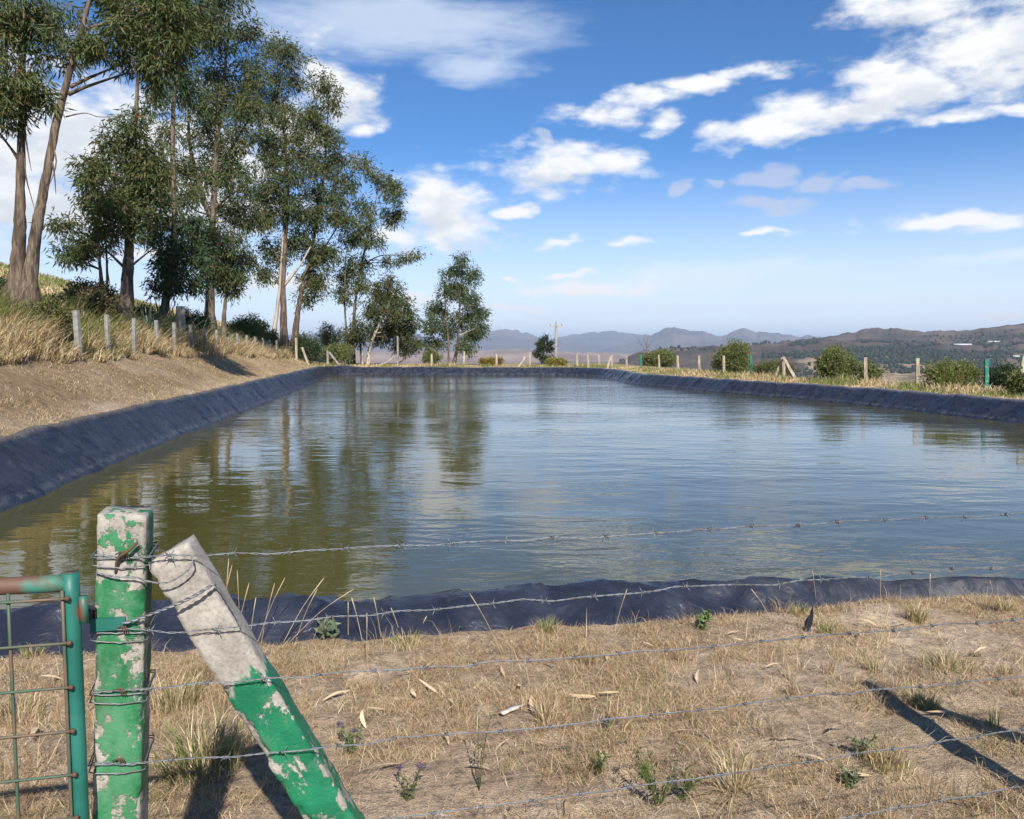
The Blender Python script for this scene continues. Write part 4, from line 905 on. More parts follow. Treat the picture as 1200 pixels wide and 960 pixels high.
weed('tiny green weed below the leafy one near the rim', 700, 905, .12, 441, 6, .022, .009, ((.12, .15, .06), (.17, .19, .08)))
# fallen eucalyptus leaves
def m_dead(nt, b, n):
    co = n.coord('Object'); oi = n.N.new('ShaderNodeObjectInfo').outputs['Random']
    n.set(b.inputs['Base Color'], n.mix(n.noise(co, 60, 3), n.mix(oi, (.66, .49, .29), (.46, .30, .17)), n.mix(oi, (.74, .58, .37), (.58, .40, .23)))); b.inputs['Roughness'].default_value = .7
M_DEAD = mat('dead_leaf', m_dead)
V = []; Tq = []; nn_ = 8
for i in range(nn_ + 1):
    f = i / nn_; w = .5 * math.sin(math.pi * min(1, f * .96 + .02)) ** .8 * (1 - .35 * f); cv = .10 * math.sin(f * 2.6); zz = .05 * math.sin(f * math.pi) + .04 * f
    V += [(f - .5, cv - w * .16, zz + .02 * w), (f - .5, cv, zz), (f - .5, cv + w * .16, zz + .03 * w)]
for i in range(nn_):
    for j in (0, 1): Tq.append([i * 3 + j, i * 3 + j + 1, i * 3 + 4 + j, i * 3 + 3 + j])
leaf_mesh = None; r = rng(500)
spots = [(712, 855 - 40, 1), (625, 838, 1), (487, 818, 1), (708 - 205, 812, 1), (672, 945, 1.5), (500, 790, 1), (745, 702, .9), (530, 833, 1.1), (590, 793, 1), (682, 818, 1), (714, 773, 1), (605, 812, 1), (890, 905, 1.2), (985, 862, 1.3), (1005, 749, 1.1), (930, 752, .9), (1018, 733, 1.2), (760, 755, .8), (860, 744, .9), (738, 857, 1), (1130, 945, 1.2), (1140, 938, 1), (950, 897, 1.1), (1000, 912, 1), (865, 750, .8), (440, 835, 1), (428, 850, .9), (455, 905, 1), (560, 905, .9), (520, 868, .9), (640, 785, .8), (820, 795, .9), (905, 790, .8), (1060, 760, .8), (1100, 842, .9), (1150, 770, .8), (800, 860, .9), (590, 880, 1), (660, 880, .8), (845, 840, .8), (35, 870, 1.6), (60, 800, 1), (395, 822, 1), (475, 795, .9)]
for k, (px, py, sc) in enumerate(spots):
    c = PZ(px, py, 0.); z = gz(c[0], c[1])
    if leaf_mesh is None: o = mk('fallen_leaf', V, None, Tq, M_DEAD); leaf_mesh = o.data
    else: o = bpy.data.objects.new('fallen_leaf', leaf_mesh); COL.objects.link(o)
    L = .115 * sc * (.75 + .4 * r.random()); o.scale = (L, L * (.8 + .6 * r.random()), L); o.location = (c[0], c[1], z + .026); o.rotation_euler = (r.normal() * .25, r.normal() * .2, r.random() * 6.28)
    own = {(672, 945): 'long curved pale leaf at the bottom edge just below the fifth wire', (985, 862): 'brown curled leaf on bare soil left of the forked shadow', (890, 905): 'tan leaf touching the fifth wire right of centre', (1018, 733): 'narrow tan leaf below the rim right of the black scrap', (1130, 945): 'pale oval leaf nearest the lower right corner', (35, 870): 'pale leaf seen through the gate mesh at lower left', (745, 702): 'tan leaf lying at the very foot of the liner', (530, 833): 'tan leaf lying just left of the bleached bark strip'}
    tag(o, own.get((px, py), 'curled tan eucalyptus leaf fallen on the straw and soil'), 'leaf', 'fallen eucalyptus leaves')
# curved pale leaf at the bottom edge gets its own words
# pale chip of wood, twig, black scrap
def m_wood(nt, b, n):
    co = n.coord(); n.set(b.inputs['Base Color'], n.mix(n.noise(n.mapping(co, (1, 1, 1)), 40, 4), (.48, .42, .34), (.62, .56, .47))); b.inputs['Roughness'].default_value = .8
p0, p1 = PZ(588, 838, .02), PZ(614, 822, .03)
g = Geo(); dv = unit(p1 - p0); sd = np.cross(dv, [0, 0, 1.])
for f in (0,):
    V = []; nseg = 7
    for i in range(nseg + 1):
        f = i / nseg; w = .017 * (.5 + .5 * math.sin(f * 3.0 + .3)) * (1 + .25 * math.sin(i * 2.1)); c = p0 + (p1 - p0) * f; c[2] = gz(c[0], c[1]) + .012
        V += [c - sd * w, c - sd * w + [0, 0, .007], c + sd * w + [0, 0, .009], c + sd * w]
    Q = [[i * 4 + j, i * 4 + (j + 1) % 4, i * 4 + 4 + (j + 1) % 4, i * 4 + 4 + j] for i in range(nseg) for j in range(4)] + [[0, 3, 2, 1], [nseg * 4, nseg * 4 + 1, nseg * 4 + 2, nseg * 4 + 3]]
    g.add(V, None, Q)
tag(g.make('wood_chip', mat('bleached_wood', m_wood), None), 'bleached pale strip of bark lying on the straw at centre', 'bark')
def m_black(nt, b, n): b.inputs['Base Color'].default_value = (.02, .021, .026, 1); b.inputs['Roughness'].default_value = .5
c = PZ(946, 738, 0.); z = gz(c[0], c[1]); out = [(-.022, -.03), (.018, -.03), (.026, .03), (.030, .075), (.026, .12), (.021, .152), (.012, .11), (.0, .095), (-.012, .06)]
V = [(c[0] + a + .3 * (hh * .1), c[1] + .012 * math.sin(hh * 40) + y, z + hh) for y in (0, .006) for a, hh in out]; m = len(out)
Q = [[i, (i + 1) % m, m + (i + 1) % m, m + i] for i in range(m)]; T = [[0, i + 1, i] for i in range(1, m - 1)] + [[m, m + i, m + i + 1] for i in range(1, m - 1)]
tag(mk('plastic_scrap', V, T, Q, mat('black_plastic', m_black), None, None, False), 'torn black liner scrap standing upright in the dry grass', 'scrap')
for k, (a, b_, lab) in enumerate([((1000, 733), (1060, 731), 'thin dry twig lying below the rim at right'), ((1155, 715), (1185, 714), 'short pale twig by the rim near the right edge'), ((650, 900), (700, 880), 'dry brown twig across the straw at centre'), ((905, 868), (940, 873), 'short dry twig on the soil right of centre'), ((1180, 925), (1150, 955), 'dark twig in the lower right corner')]):
    A, Bq = PZ(*a, 0.), PZ(*b_, 0.); pts = [A * (1 - f) + Bq * f for f in np.linspace(0, 1, 7)]; r = rng(600 + k)
    for p in pts: p[2] = gz(p[0], p[1]) + .006; p[:2] += r.normal(size=2) * .006
    g = Geo(); g.tube(pts, np.linspace(.004, .002, 7), 5); tag(g.make('twig', M_BARK if k != 1 else M_PALE, None), lab, 'twig')

# ------------------------------------------------------------------ fences beyond the pond
def m_conc(nt, b, n):
    co = n.coord(); f = n.noise(co, 6, 5); n.set(b.inputs['Base Color'], n.mix(n.rng(f, .3, .7), (.20, .19, .17), (.34, .32, .29))); b.inputs['Roughness'].default_value = .9
    n.set(b.inputs['Normal'], n.bump(n.noise(co, 60, 3), .5, .01))
def m_weathered(nt, b, n):
    co = n.coord(); f = n.noise(n.mapping(co, (1, 1, .12)), 20, 5); n.set(b.inputs['Base Color'], n.mix(n.rng(f, .3, .7), (.26, .20, .14), (.52, .44, .34))); b.inputs['Roughness'].default_value = .9
    n.set(b.inputs['Normal'], n.bump(f, .7, .012))
def m_greenpost(nt, b, n):
    co = n.coord(); f = n.noise(co, 9, 4); n.set(b.inputs['Base Color'], n.mix(n.rng(f, .55, .7), (.015, .17, .115), (.30, .32, .27))); b.inputs['Roughness'].default_value = .6
M_CONC, M_WOOD, M_GPOST = mat('grey_concrete', m_conc), mat('weathered_wood', m_weathered), mat('green_painted_concrete', m_greenpost)
def post_mesh(g, base, top, w, seed, taper=.94, sides=4):
    r = rng(seed); ax = unit(top - base); u = unit(np.cross(ax, [.2, 1, 0])); v = np.cross(ax, u); n = 6; V = []
    cs = .82
    for i in range(n + 1):
        f = i / n; c = base + (top - base) * f; s = w * .5 * (1 - (1 - taper) * f) * (1 + .06 * r.normal())
        ring = [(cs, 1), (1, cs), (1, -cs), (cs, -1), (-cs, -1), (-1, -cs), (-1, cs), (-cs, 1)]
        V += [c + u * a * s + v * b * s + r.normal(size=3) * w * .012 for a, b in ring]
    m = 8; Q = [[i * m + j, i * m + (j + 1) % m, (i + 1) * m + (j + 1) % m, (i + 1) * m + j] for i in range(n) for j in range(m)]
    V.append(top + ax * w * .06); V.append(base); T = [[n * m + j, n * m + (j + 1) % m, len(V) - 2] for j in range(m)] + [[(j + 1) % m, j, len(V) - 1] for j in range(m)]
    g.add(V, T, Q)
ORD = 'first second third fourth fifth sixth seventh eighth ninth tenth eleventh twelfth thirteenth fourteenth fifteenth sixteenth'.split()
def fpost(px, py, d, w, material, label, group, seed, lean=0, lean_y=0, cat='fence post'):
    t = P(px, py, d); z = gz(t[0] - lean, t[1]); g = Geo(); post_mesh(g, np.array([t[0] - lean, t[1] - lean_y, z - .25]), t, w, seed)
    o = g.make('fence_post', material, None, False); return tag(o, label, cat, group), t
left_tops = []; D = 9.15
for k, (px, py) in enumerate([(89, 364), (125, 369), (157, 373), (183, 375.5), (204, 378), (223, 381), (239, 384), (254, 387), (267, 389), (278, 391), (289, 393), (299, 394.5), (308, 396), (316, 397.5), (324, 399)]):
    s = F * D / (470 - px) * .995; xx = s * AX - D * AN; d = xx[1]
    o, t = fpost(px, py, d, .115 if k else .135, M_CONC, f'{ORD[k]} grey concrete post from the left in the bank-top fence', 'posts of the left bank fence', 700 + k, lean=.02 * ((k * 7) % 5 - 2)); left_tops.append(t)
right = [(1156, 421, 'g'), (1075, 420, 'w'), (1014, 419, 'w'), (962, 418, 'w'), (918, 418, 'w'), (880, 416.5, 'g'), (848, 417, 'w'), (819, 417, 'w'), (794, 417, 'w'), (772, 416, 'w'), (751, 416, 'g'), (734, 417, 'w'), (717, 416, 'w'), (702, 416, 'w'), (689, 416, 'w'), (676, 415, 'w')]
right_tops = []
for k, (px, py, kind) in enumerate(right):
    D = np.interp(px, [676, 760, 880, 1160], [15.4, 17.6, 18.6, 19.6]); s = F * D / (px - 470); xx = s * AX + D * AN; d = min(xx[1], 70); d = d if px > 700 else 64 + (px - 676) * -.12
    lab = f'{ORD[k]} post from the right in the fence along the right rim, ' + ('painted green' if kind == 'g' else 'weathered wood')
    o, t = fpost(px, py, d, .14 if k < 6 else .15, M_GPOST if kind == 'g' else M_WOOD, lab, 'posts of the right rim fence', 730 + k, lean=.03 * ((k * 5) % 5 - 2)); right_tops.append(t)
far_posts = [(347, 396, 62, 'grey post with a leaning brace at the end of the left bank', M_WOOD), (384, 411, 66.5, 'pale corner post at the far left corner of the pond', M_CONC), (425, 411, 67, 'pale post before the far-corner eucalyptus trunks', M_CONC), (466, 394, 67, 'tall thin white post on the far rim', M_CONC), (544, 412, 66, 'dark wooden post just right of the lone eucalyptus', M_WOOD), (582, 415, 66, 'grey post on the far rim left of the utility pole', M_WOOD), (621, 413, 65, 'dark post with a slanting brace left of the utility pole', M_WOOD), (506, 415, 67, 'thin post before the lone eucalyptus, partly hidden', M_WOOD)]
far_tops = []
for k, (px, py, d, lab, mt) in enumerate(far_posts):
    o, t = fpost(px, py, d, .16 if k != 3 else .13, mt, lab, 'posts of the far rim fence', 760 + k); far_tops.append(t)
def leanpost(a, b, da, db, w, mt, lab, seed):
    A = P(*a, da); Bp = P(*b, db); Bp[2] = min(Bp[2], gz(Bp[0], Bp[1]) - .1); g = Geo(); post_mesh(g, Bp, A, w, seed); tag(g.make('fence_brace', mt, None, False), lab, 'brace', 'slanting fence braces')
leanpost((918, 419), (935, 446), 38.6, 38.3, .13, M_WOOD, 'pale slanting brace on the right of the A-frame post', 780)
leanpost((917, 420), (906, 438), 38.8, 39.3, .12, M_WOOD, 'dark slanting brace on the left of the A-frame post', 781)
leanpost((716, 418), (711, 432), 60, 60, .16, M_WOOD, 'slanting brace against a rim post near the utility pole', 782)
leanpost((616, 418), (607, 429), 65, 65, .16, M_WOOD, 'slanting brace left of the dark far post', 783)
leanpost((354, 407), (362, 424), 62.2, 62.2, .14, M_WOOD, 'slanting brace beside the bank-end post', 784)
leanpost((386, 413), (399, 428), 66.3, 66, .14, M_CONC, 'pale slanting brace beside the far left corner post', 785)
leanpost((1200, 418), (1193, 452), 27.5, 27.5, .13, M_WOOD, 'pale slanting stake at the right picture edge', 786)
# grey stump behind the left fence
t = P(211, 359, 35.5); z = gz(t[0], t[1]); g = Geo(); g.tube([[t[0], t[1], z - .2], [t[0], t[1], z + .3], [t[0] + .02, t[1], t[2] - .1], [t[0] + .02, t[1], t[2]]], [.24, .2, .19, .18], 10, True, None, .08, 3)
tag(g.make('tree_stump', M_PALE, None), 'pale grey cut stump standing behind the left fence', 'stump')
def m_wire(nt, b, n):
    co = n.coord(); n.set(b.inputs['Base Color'], n.mix(n.rng(n.noise(co, 30, 3), .45, .7), (.19, .205, .22), (.12, .11, .105))); b.inputs['Metallic'].default_value = .4; b.inputs['Roughness'].default_value = .45
M_WIRE = mat('galvanised_wire', m_wire)
for nm, tops in (('left bank', left_tops), ('right rim', right_tops)):
    for k, dz in enumerate((.12, .42, .72)):
        g = Geo(); g.tube([p - np.array([0, .09, dz]) for p in tops], .0035, 3, False); tag(g.make('fence_wire', M_WIRE, None), f'{("top", "middle", "bottom")[k]} thin wire strung along the {nm} fence posts', 'wire', f'wires of the {nm} fence')

# utility pole
b0 = P(651.5, 430, 125); z = gz(b0[0], b0[1]); up = thing('utility_pole', 'slim concrete utility pole with crossarm beyond the far rim', 'pole', (b0[0], b0[1], z - .3)); top = P(651.5, 379, 125)
g = Geo(); g.tube([[b0[0], b0[1], z - .3], [b0[0], b0[1], (z + top[2]) / 2], top], [.26, .22, .17], 8); g.make('pole', M_CONC, up)
g = Geo(); g.box(top - [0, .2, .45], (1.0, 0, 0), (0, .05, 0), (0, 0, .06)); arm = g.make('crossarm', M_WOOD, up, False)
for dx in (-.85, 0, .85):
    g = Geo(); c = top + np.array([dx, -.2, -.39 if dx else .02]); g.tube([c, c + [0, 0, .12], c + [0, 0, .2], c + [0, 0, .34]], [.03, .1, .09, .05], 6); o = g.make('insulator', M_CONC, up); o.parent = arm

# ------------------------------------------------------------------ gate, near posts and barbed wire
FD = np.array([math.cos(math.radians(11.7)), math.sin(math.radians(11.7)), 0]); FN = np.array([FD[1], -FD[0], 0])     # along the fence, and towards the camera
def paint_mask(n, co, sc):
    a = n.noise(co, 9 * sc, 6, .62, .6); b = n.noise(n.mapping(co, (1, 1, .45)), 28 * sc, 5, .6); return n.math('ADD', n.math('MULTIPLY', a, .62), n.math('MULTIPLY', b, .38))
def conc_col(n, co):
    f = n.noise(co, 14, 6, .6); s = n.noise(co, 130, 4, .6); v = n.vor(co, 90)
    c = n.mix(n.rng(f, .3, .7), (.28, .25, .21), (.45, .41, .355)); c = n.mix(1., c, n.ramp(s, [(.3, .72), (.6, 1.05)]), 'MULTIPLY'); return n.mix(n.rng(v, .08, .2, .55, 0.), c, (.22, .19, .165)), s
def m_post(nt, b, n):
    co = n.coord(); z = n.sep(co)[2]; m = paint_mask(n, co, 1.0); c, s = conc_col(n, co)
    edge = n.sep(n.attr())[0]; fine = n.noise(co, 75, 5, .7)
    m2 = n.math('ADD', m, n.math('MULTIPLY', n.math('SUBTRACT', fine, .5), .22)); m2 = n.math('ADD', m2, n.math('MULTIPLY', edge, .055))
    chip = n.rng(n.math('ADD', m2, n.rng(z, 1.45, 1.62, 0, .045)), .508, .545)
    g1 = n.noise(co, 5, 4); fade = n.rng(n.math('ADD', n.noise(n.mapping(co, (1, 1, .4)), 11, 6, .65), n.math('MULTIPLY', n.math('SUBTRACT', fine, .5), .25)), .42, .66)
    paint = n.mix(n.rng(g1, .35, .65), (.010, .13, .045), (.020, .205, .072)); paint = n.mix(n.math('MULTIPLY', fade, .6), paint, (.12, .27, .155)); paint = n.mix(n.rng(n.noise(n.mapping(co, (1, 1, .25)), 30, 4), .56, .72, 0., .45), paint, (.10, .13, .075))
    n.set(b.inputs['Base Color'], n.mix(chip, paint, c)); n.set(b.inputs['Roughness'], n.rng(chip, 0., 1., .55, .95)); b.inputs['Specular IOR Level'].default_value = .35
    h = n.math('ADD', n.math('MULTIPLY', chip, -.35), n.math('MULTIPLY', s, .35)); n.set(b.inputs['Normal'], n.bump(h, .8, .006))
def m_brace(nt, b, n):
    co = n.coord(); z = n.sep(co)[2]; c, s = conc_col(n, co); m = paint_mask(n, co, .9)
    drip = n.noise(n.mapping(co, (1, 1, .15)), 22, 3)
    edge = n.math('ADD', z, n.math('MULTIPLY', n.math('SUBTRACT', drip, .5), .16))
    ev = n.sep(n.attr())[0]; fine = n.noise(co, 70, 5, .7); m = n.math('ADD', n.math('ADD', m, n.math('MULTIPLY', n.math('SUBTRACT', fine, .5), .2)), n.math('MULTIPLY', ev, .06)); bare = n.rng(edge, -.315, -.300); chip = n.rng(m, .522, .555)
    k = n.math('MAXIMUM', bare, chip)
    paint = n.mix(n.rng(n.noise(co, 7, 4), .35, .65), (.006, .13, .058), (.014, .20, .09)); paint = n.mix(n.rng(n.noise(co, 16, 6, .7), .5, .75, 0., .5), paint, (.13, .27, .17)); paint = n.mix(n.rng(n.noise(n.mapping(co, (1, 1, .3)), 24, 5, .65), .58, .72, 0., .5), paint, (.16, .15, .11))
    n.set(b.inputs['Base Color'], n.mix(k, paint, c)); n.set(b.inputs['Roughness'], n.rng(k, 0., 1., .5, .95)); b.inputs['Specular IOR Level'].default_value = .35
    n.set(b.inputs['Normal'], n.bump(n.math('ADD', n.math('MULTIPLY', k, -.3), n.math('MULTIPLY', s, .4)), .8, .006))
def m_green(nt, b, n):
    co = n.coord(); f = n.noise(co, 14, 5, .6); c = n.mix(n.rng(n.noise(co, 6, 4), .4, .6), (.010, .115, .088), (.022, .165, .125)); c = n.mix(n.rng(f, .58, .68), c, (.16, .075, .045))
    n.set(b.inputs['Base Color'], c); b.inputs['Roughness'].default_value = .5; n.set(b.inputs['Normal'], n.bump(f, .3, .004))
def m_rustgreen(nt, b, n):
    co = n.coord(); f = n.noise(co, 7, 5, .6); c = n.mix(n.rng(f, .40, .56), (.03, .22, .16), (.13, .07, .045)); n.set(b.inputs['Base Color'], n.mix(n.rng(n.noise(co, 40, 3), .6, .75, 0., .5), c, (.34, .24, .18))); b.inputs['Roughness'].default_value = .65; n.set(b.inputs['Normal'], n.bump(f, .4, .004))
def m_rod(nt, b, n):
    co = n.coord(); f = n.noise(co, 12, 4); n.set(b.inputs['Base Color'], n.mix(n.rng(f, .4, .6), (.06, .10, .065), (.16, .10, .065))); b.inputs['Roughness'].default_value = .6
def m_rust(nt, b, n): n.set(b.inputs['Base Color'], n.mix(n.noise(n.coord(), 60, 3), (.05, .035, .03), (.17, .08, .045))); b.inputs['Roughness'].default_value = .8
M_POST, M_BRACE, M_GREEN, M_RG, M_ROD, M_RUST = mat('peeling_green_paint', m_post), mat('half_painted_concrete', m_brace), mat('gate_paint', m_green), mat('rusty_gate_paint', m_rustgreen), mat('mesh_rod', m_rod), mat('rust', m_rust)

def concrete_bar(name, origin, ux, uy, uz, wx, wy, length, m, seed, chips=.010, parent=None):
    """square concrete bar from z=0 to z=length in its own frame, with worn, chipped edges"""
    n = max(30, int(length / .012)); per = 9; ring = []
    for side in range(4):
        for k in range(per):
            f = k / per * 2 - 1
            ring.append({0: (f, -1), 1: (1, f), 2: (-f, 1), 3: (-1, -f)}[side])
    ring = np.array(ring); m_ = len(ring); zz = np.linspace(0, length, n); V = np.zeros((n, m_, 3))
    ed = np.clip((np.abs(ring[:, 0]) + np.abs(ring[:, 1]) - 1.62) / .38, 0, 1)
    ang = np.arctan2(ring[:, 1], ring[:, 0])
    corner = np.floor((ang + math.pi) / (math.pi / 2)).astype(int)
    for j in range(m_):
        c = fbm(zz * 26, zz * 0 + corner[j] * 9.3, seed, 3); bite = np.clip(c - .52, 0, 1) * 5
        face = (fbm(zz * 11, zz * 0 + j * .35, seed + 5, 3) - .5) * .004
        k = 1 - ed[j] * (.045 + np.clip(bite, 0, 1.3) * chips / min(wx, wy) * 1.5)
        V[:, j, 0] = ring[j, 0] * (wx / 2 + face) * k; V[:, j, 1] = ring[j, 1] * (wy / 2 + face) * k; V[:, j, 2] = zz
    for e_ in (0, -1):
        rr = np.abs(ring).max(1); V[e_, :, :2] *= .965
    V[-1, :, 2] += (fbm(ring[:, 0] * 2, ring[:, 1] * 2, seed + 9) - .5) * .010; V[0, :, 2] += (fbm(ring[:, 0] * 2, ring[:, 1] * 2, seed + 8) - .5) * .012
    V = V.reshape(-1, 3); i = np.arange(n - 1)[:, None] * m_; j = np.arange(m_)[None, :]; j2 = (j + 1) % m_
    Q = np.stack([i + j, i + j2, i + m_ + j2, i + m_ + j], -1).reshape(-1, 4)
    V = np.concatenate([V, [[0, 0, 0], [0, 0, length]]]); T = np.concatenate([np.stack([(j2[0]), j[0], np.full(m_, n * m_)], -1), np.stack([(n - 1) * m_ + j[0], (n - 1) * m_ + j2[0], np.full(m_, n * m_ + 1)], -1)])
    o = mk(name, V, T, Q, m, parent, np.repeat(np.concatenate([np.tile(ed, n), [0, 0]])[:, None], 3, 1), True, world_pts=False)
    from mathutils import Matrix
    o.matrix_local = Matrix([[ux[0], uy[0], uz[0], origin[0]], [ux[1], uy[1], uz[1], origin[1]], [ux[2], uy[2], uz[2], origin[2]], [0, 0, 0, 1]])
    return o
# upright post
pa = math.radians(14); PXv = np.array([math.cos(pa), math.sin(pa), 0]); PN = np.array([math.sin(pa), -math.cos(pa), 0])
ftop = P(142, 604, 1.6); axis = unit(np.array([.052, 0, 1.])); wx, wy = .092, .10
top_c = ftop - PN * wy / 2; L = (top_c[2] + .35) / axis[2]; org = top_c - axis * L
ux = unit(PXv - axis * np.dot(PXv, axis)); uy = np.cross(axis, ux)
near_post = thing('concrete_post', 'upright square concrete post with peeling green paint beside the gate', 'fence post', (org[0], org[1], 0), 'near fence posts')
def front(px, py, off=0.0):
    """point on the upright post's front face seen at a pixel"""
    rr = ray(px, py); o = np.array([0, 0, EYE]); k = np.dot(ftop + PN * off - o, PN) / np.dot(rr, PN); return o + rr * k
concrete_bar('shaft', org - np.array(near_post.location), ux, uy, axis, wx, wy, L, M_POST, 801, .007, near_post)
g = Geo(); g.tube(smooth_path([front(136, 672, -.004), front(138, 655, .012), front(147, 648, .018), front(161, 636, .014)], 10), .0032, 6); g.make('bent_bar', M_RUST, near_post)
g = Geo(); a, b_ = front(106, 733, .004), front(147, 730, .004); up_ = np.array([0, 0, 1.]) * .0125; g.box((a + b_) / 2, (b_ - a) / 2, PN * .0035, up_); g.make('hinge_strap', M_GREEN, near_post, False)
g = Geo(); a, b_ = front(103, 722, -.01), front(110, 722, -.012); g.box((a + b_) / 2, (b_ - a) / 2, PN * .008, np.array([0, 0, .012])); g.make('strap_end', M_RUST, near_post, False)
# leaning post
def fence_d(px):
    u = (px - 600) / F; return (1.6 + .207 * .757) / (1 - .207 * u)
bt = P(195, 650, fence_d(195) + .012); bb = P(374, 944, fence_d(374) + .012); ax = unit(bt - bb)
bn = unit(FN - ax * np.dot(FN, ax)); bs = np.cross(ax, bn) * -1
bc = bt - bn * .045; Lb = (bc[2] + .12) / ax[2]
leanp = thing('leaning_post', 'leaning concrete brace post, bare grey at the top and green below', 'fence post', tuple(bc - ax * Lb + np.array([0, 0, .12])), 'near fence posts')
sh = bc - np.array(leanp.location); uxb = unit(np.cross(-bn, ax)) * -1; uxb = unit(np.cross(bn, ax)); 
def bar_down(name, topc, ax, nrm, wx, wy, L, m, seed, chips, parent):
    """bar whose own z runs from -L at the foot to 0 at the head"""
    uy = -nrm; ux = np.cross(uy, ax); o = concrete_bar(name, topc - np.array(parent.location), ux, uy, ax, wx, wy, L, m, seed, chips, parent)
    me = o.data; co = np.zeros(len(me.vertices) * 3, np.float32); me.vertices.foreach_get('co', co); co = co.reshape(-1, 3); co[:, 2] -= L; me.vertices.foreach_set('co', co.ravel()); return o
bar_down('shaft', bc, ax, bn, .094, .088, Lb, M_BRACE, 803, .016, leanp)
# the next post of the same fence, just outside the picture, whose shadow falls on the soil at lower right
nb = np.array([2.03, 2.18, 0.]); np_ = thing('concrete_post', 'green concrete post just beyond the right picture edge casting the forked shadow', 'fence post', (nb[0], nb[1], 0), 'near fence posts')
concrete_bar('shaft', np.array([0, 0, -.3]), PXv, -PN, np.array([0, 0, 1.]), .10, .10, 1.58, M_POST, 805, .007, np_)
a2 = unit(np.array([-.62, -.1, 1.0])); lt = nb + np.array([.10, .03, 1.12]); L2 = (lt[2] + .1) / a2[2]
lp2 = thing('leaning_post', 'brace of the post beyond the right picture edge', 'fence post', (nb[0] + .8, nb[1] + .1, 0), 'near fence posts')
n2 = unit(FN - a2 * np.dot(FN, a2)); bar_down('shaft', lt, a2, n2, .094, .088, L2, M_BRACE, 807, .012, lp2)

# gate
gd = 1.53
def G(px, py, off=0.0):
    """point in the gate's plane (parallel to the fence) at a pixel"""
    rr = ray(px, py); o = np.array([0, 0, EYE]); p0 = P(84, 700, gd) + FN * off; k = np.dot(p0 - o, FN) / np.dot(rr, FN); return o + rr * k
st_top = G(82, 675); gate = thing('gate', 'green tubular steel gate with welded rod mesh at the left edge', 'gate', (st_top[0] - .5, st_top[1] - .1, 0))
RT = .0165
g = Geo(); g.tube(np.linspace(st_top + [0, 0, .006], np.array([st_top[0], st_top[1], .06]), 24), RT, 16); g.make('stile', M_GREEN, gate)
lend = st_top - FD * .98; g = Geo(); g.tube(np.linspace(np.array([lend[0], lend[1], st_top[2]]), np.array([lend[0], lend[1], .06]), 20), RT, 16); g.make('stile', M_GREEN, gate)
for z, mt, nm in ((st_top[2] - RT * .8, M_RG, 'top_rail'), (.08, M_GREEN, 'bottom_rail')):
    A = np.array([st_top[0], st_top[1], z]) - FD * .006; g = Geo(); g.tube(np.linspace(A, A - FD * .97, 30), RT, 16); o = g.make(nm, mt, gate)
    if nm == 'top_rail': o['label'] = 'rust-streaked top rail of the gate'
fo = RT + .004
for k in range(11):
    base = G(77, 690) + FN * fo - FD * (.092 * k); zt = st_top[2] - .034
    g = Geo(); g.tube(np.linspace([base[0], base[1], zt + .012], [base[0], base[1], .06], 12), .0032, 6); g.make('mesh_rod', M_ROD, gate)
zr_ = [st_top[2] - .036 - .0855 * k for k in range(13)]
for k, z in enumerate(zr_):
    A = G(84, 690) + FN * (fo + .0055); A[2] = z; Bq = A - FD * .97; g = Geo(); mid = (A + Bq) / 2 - np.array([0, 0, .004]); g.tube(smooth_path([A, mid, Bq], 14), .0028, 6); rod = g.make('mesh_rod', M_ROD, gate)
    if k < 9:
        g = Geo(); g.tube([A - FD * .004, A + FD * .001, A + FD * .004], [.004, .0055, .003], 6); o = g.make('weld', M_RUST, gate); o.parent = rod
hp = G(98, 712); g = Geo(); g.tube([hp + [0, 0, .022], hp, hp - [0, 0, .03]], .0085, 10); g.make('hinge_pin', M_GREEN, gate)
g = Geo(); g.tube([hp - [0, 0, .008] - FD * .03, hp - [0, 0, .008]], .006, 8); g.make('hinge_arm', M_RUST, gate)

